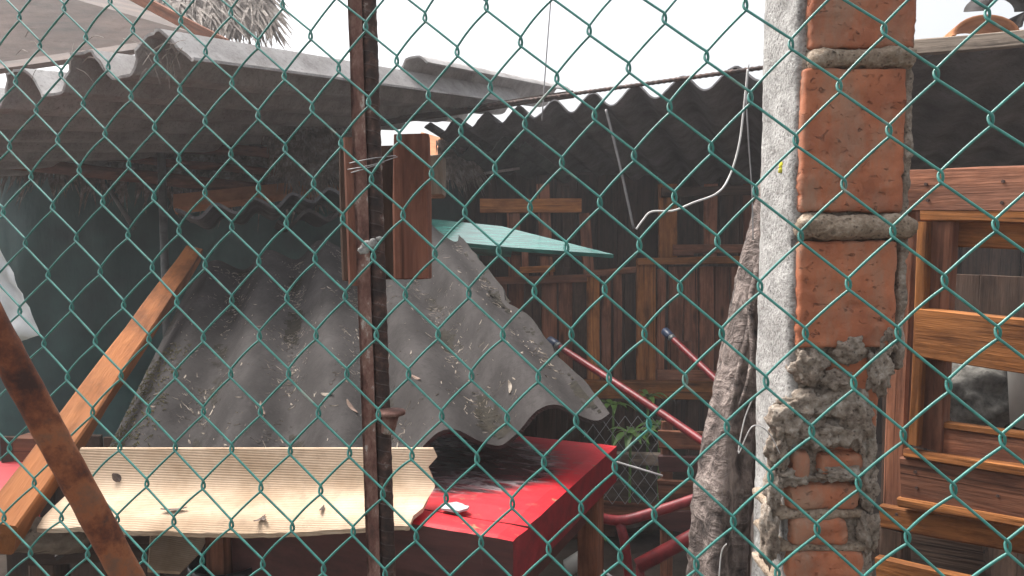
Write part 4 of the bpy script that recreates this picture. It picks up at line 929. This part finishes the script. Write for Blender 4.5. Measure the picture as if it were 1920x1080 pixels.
e = thing('curved_offcut', P(330, 1040, 1.2), 'curved beige fibre-cement offcut hanging below the beige strip', 'offcut')
q = [P(283, 998, 1.30), P(338, 990, 1.33), P(392, 1004, 1.34), P(375, 1035, 1.31), P(338, 1072, 1.27), P(278, 1068, 1.25)]; slab('panel', q, .007, BEIGE, e)
def pot(px, py, d, r_, h, lb, mat=BLACKP):
    q = P(px, py, d); vs_ = []; fs = []; n = 24
    for (z_, rr) in ((0, r_), (-.012, r_ * 1.03), (-.014, r_ * .95), (-h, r_ * .75), (-h, .001)):
        for i in range(n): a = 2 * math.pi * i / n; vs_.append(q + Vector((rr * math.cos(a), rr * math.sin(a), z_)))
    for j in range(4):
        for i in range(n): fs.append((j * n + i, j * n + (i + 1) % n, (j + 1) * n + (i + 1) % n, (j + 1) * n + i))
    o = mesh('plant_pot', vs_, fs, mat, None, True); o.modifiers.new('t', 'SOLIDIFY').thickness = .003; tag(o, lb, 'pot', 'black pots under the sheet')
pot(425, 1050, 1.35, .06, .2, 'black plastic pot below the beige strip, left one'); pot(540, 1062, 1.45, .07, .2, 'black plastic pot below the beige strip, right one')
e = thing('work_bench', Vector((-.3, 1.5, 0)), 'dark wooden bench frame carrying the grey sheet', 'bench')
board('rail', P(60, 1030, 1.42), P(760, 1000, 1.62), Vector((0, 0, 1)), .05, .04, W_DARK, e, 1)
for (px, d) in ((90, 1.44), (740, 1.62)):
    q = P(px, 1020, d); board('leg', Vector((q.x, q.y, q.z - .03)), Vector((q.x, q.y, 0)), CR, .05, .05, W_DARK, e, px)
for (s_, t_) in ((.06, 1.45), (.84, 1.45)):
    q = on_sheet(s_, t_, -.06); board('leg', q, Vector((q.x, q.y, 0)), CR, .05, .05, W_DARK, e, s_)
board('rail', on_sheet(.02, 1.42, -.085), on_sheet(.9, 1.42, -.085), Vector((0, 0, 1)), .05, .04, W_DARK, e, 4)
for j in range(8): 
    q = P(60 + j * 95, 1040, 2.2 + .02 * (j % 2)); board('back_board', Vector((q.x, q.y, 0)), Vector((q.x, q.y, .78)), CR, .14, .018, W_DARK, e, j)

# ------------------------------------------------------------------ things on the ground at the back
def plant(px, py, d, s_, nl, lb, seed):
    q = P(px, py, d); rn = random.Random(seed); e = thing('plant', q, lb, 'plant', 'small green plants behind the red table')
    for i in range(nl):
        a = 2 * math.pi * i / nl + rn.uniform(-.3, .3); d_ = Vector((math.cos(a), math.sin(a), 0)); L = s_ * rn.uniform(.7, 1.2); up = rn.uniform(.35, .9); sd_ = Vector((-d_.y, d_.x, 0)); vs_ = []; fs = []
        for j in range(6):
            t = j / 5; c_ = q + d_ * L * t + Vector((0, 0, L * (up * t - .75 * t * t))); w_ = s_ * .14 * math.sin(math.pi * (.12 + .88 * t)) 
            vs_ += [c_ - sd_ * w_ + Vector((0, 0, w_ * .3)), c_, c_ + sd_ * w_ + Vector((0, 0, w_ * .3))]
        for j in range(5): a_ = j * 3; fs += [(a_, a_ + 1, a_ + 4, a_ + 3), (a_ + 1, a_ + 2, a_ + 5, a_ + 4)]
        mesh('leaf', vs_, fs, LEAFY, e, True)
    mb = MB(); mb.tube([q, Vector((q.x, q.y, max(0, q.z - .35)))], .006, 6); mb.build('stem', LEAFY, e)
plant(1182, 815, 3.25, .12, 11, 'bright rosette plant just right of the grey sheet corner', 1)
plant(1236, 800, 3.4, .11, 10, 'green plant nearest to the pale leaning trunk', 2)
plant(1150, 762, 3.5, .11, 9, 'green plant tucked below the low brown beam', 3)
plant(1215, 745, 3.5, .10, 8, 'small plant touching the low brown beam above the others', 4)
plant(1105, 985, 2.9, .09, 8, 'low leafy plant by the wheelbarrow tube', 5)
o = board('pale_plank', P(1150, 858, 3.3), P(1250, 862, 3.3), Vector((0, 0, 1)), .045, .05, W_GREY, None, 3); tag(o, 'short pale plank on the planting bed behind the red table', 'plank')
e = thing('planting_bed', P(1190, 960, 3.4), 'low brown planting bed edged with boards behind the red table', 'planter')
board('side_board', P(1120, 950, 3.3), P(1340, 958, 3.2), Vector((0, 0, 1)), .05, .03, W_BROWN, e, 1)
lump('soil_heap', P(1195, 950, 3.5), (.34, .2, .07), SOIL, e, .4, 3, 3, 0, 4)
e = thing('low_crate', P(1280, 1000, 2.8), 'brown slatted crate low behind the wheelbarrow frame', 'crate')
for j, (y0, w_) in enumerate(((822, 34), (868, 30), (920, 44), (975, 40))): board('slat', P(1236, y0, 2.85), P(1400, y0 + 10, 2.7), Vector((0, 0, 1)), w_ / F * 2.8, .02, REDBR if j % 2 else W_BROWN, e, j)
board('post', P(1250, 790, 2.87), P(1250, 1240, 2.87), CR, .04, .03, W_BROWN, e, 7); board('post', P(1390, 790, 2.74), P(1390, 1260, 2.74), CR, .04, .03, W_BROWN, e, 8)
board('slat', P(1010, 880, 2.3), P(1112, 868, 2.5), Vector((0, 0, 1)), .1, .02, W_BROWN, None, 4).name = 'loose_board'; tag(bpy.data.objects['loose_board'], 'brown loose board under the right side of the red table', 'board')
# far wire-mesh panel
e = thing('mesh_panel', P(1190, 960, 3.1), 'small dark wire mesh panel behind the red table', 'wire mesh')
pA = lambda px, py: on(px, py, Vector((0, 3.12, 0)), Vector((0, 1, 0)))
for j in range(-6, 14):
    for sg in (1, -1):
        x0 = 1100 + j * 24; y0, y1 = 780, 945; x1 = x0 + sg * 120
        lo, hi = 1095, 1262
        if max(x0, x1) < lo or min(x0, x1) > hi: continue
        t0_, t1_ = 0.0, 1.0
        for (lim, s_) in ((lo, 1), (hi, -1)):
            f0, f1 = (x0 - lim) * s_, (x1 - lim) * s_
            if f0 < 0 and f1 < 0: t1_ = -1
            elif f0 < 0: t0_ = max(t0_, f0 / (f0 - f1))
            elif f1 < 0: t1_ = min(t1_, f0 / (f0 - f1))
        if t1_ - t0_ < .05: continue
        mb = MB(); mb.tube([pA(x0 + (x1 - x0) * t0_, y0 + (y1 - y0) * t0_), pA(x0 + (x1 - x0) * t1_, y0 + (y1 - y0) * t1_)], .0014, 5); mb.build('wire', GREYW, e)
mb = MB(); mb.tube([P(1150, 864, 2.9), P(1242, 892, 2.75)], .004, 6); tag(mb.build('metal_rod', CABLE, None, True), 'thin pale rod behind the right edge of the red table', 'rod')
mb = MB(); mb.tube([P(1098, 1046, 2.6), P(1160, 1092, 2.5)], .005, 6); tag(mb.build('metal_rod', CABLE, None, True), 'thin pale rod at the bottom beside the grey bottle', 'rod')
e = thing('bottle', P(1085, 1055, 2.6), 'dirty grey plastic bottle lying at the bottom under the wheelbarrow', 'bottle')
mb = MB(); a, b = P(1062, 1066, 2.6), P(1112, 1034, 2.6); mb.tube([a.lerp(b, t) for t in (0, .05, .6, .75, .85, 1)], [.02, .028, .028, .022, .012, .011], 14); mb.build('body', PALEBIN, e, True)
for (x0, y0, x1, y1, d, lb) in ((985, 925, 1115, 915, 2.35, 'dark shelf board beneath the red table, upper one'), (1010, 1000, 1150, 990, 2.6, 'dark shelf board beneath the red table, lower one')):
    o = board('shelf_board', P(x0, y0, d), P(x1, y1, d + .1), Vector((0, 0, 1)), .05, .03, W_DARK, None, x0); tag(o, lb, 'board')

# ------------------------------------------------------------------ loose wires
def wire(name, pts, r_, mat, lb):
    mb = MB(); mb.tube(spline(pts, 8), r_, 6); tag(mb.build(name, mat, None, True), lb, 'wire')
wire('loose_wire', [P(1402, 130, .80), P(1396, 190, .8), P(1386, 270, .8), P(1368, 330, .8), P(1345, 362, .79), P(1300, 380, .79), P(1262, 395, .79), P(1222, 397, .79), P(1206, 412, .79), P(1193, 430, .79)], .0011, CABLE, 'bent whitish wire dangling from the fence left of the pillar')
wire('loose_wire', [P(1404, 120, .82), P(1400, 190, .82), P(1404, 270, .82), P(1410, 360, .82), P(1412, 450, .82)], .0007, GREYW, 'thin straight grey wire hanging beside the bent white one')
wire('hanging_cord', [P(1136, 205, 3.3), P(1160, 300, 3.3), P(1188, 428, 3.3)], .006, GREYW, 'grey cord hanging from the dark wavy roof')
wire('hanging_cord', [P(1036, -40, 3.6), P(1028, 60, 3.6), P(1022, 140, 3.6), P(1016, 226, 3.6)], .0035, GREYW, 'thin cord dropping through the sky to the wavy roof')
wire('loose_wire', [P(1412, 745, .84), P(1395, 790, .86), P(1385, 850, .87), P(1410, 800, .85), P(1440, 810, .86), P(1462, 850, .88)], .0007, CABLE, 'curled pale wire caught in the fence before the trunk')
wire('fence_tie', [P(1362, 1020, .70), P(1352, 1040, .71), P(1346, 1120, .72)], .0006, CABLE, 'short pale thread hanging at the bottom of the fence')

HZ = max(max(v.co.z for v in o_.data.vertices) for o_ in scene.objects if o_.type == 'MESH' and o_.matrix_basis.is_identity) + .2
# ------------------------------------------------------------------ thin haze added to lift shadows like veiling lens glare
mb = MB(); mb.box((-41, -41, -1.1), (82, 0, 0), (0, 82, 0), (0, 0, HZ + 1.1)); o = mb.build('haze', SOIL); o.data.materials.clear()
hm = bpy.data.materials.new('glare_haze'); hm.use_nodes = True; ht = hm.node_tree; ht.nodes.remove(ht.nodes['Principled BSDF'])
pv = ht.nodes.new('ShaderNodeVolumePrincipled'); pv.inputs['Color'].default_value = (.95, .93, .95, 1); pv.inputs['Density'].default_value = .0105; pv.inputs['Anisotropy'].default_value = .3
ht.links.new(pv.outputs[0], ht.nodes['Material Output'].inputs['Volume']); o.data.materials.append(hm)
tag(o, 'added thin haze imitating veiling lens glare over the yard', 'haze', kind='stuff')
for o_ in scene.objects:
    if o_.parent is None and 'category' in o_ and 'kind' not in o_: o_['kind'] = 'thing'
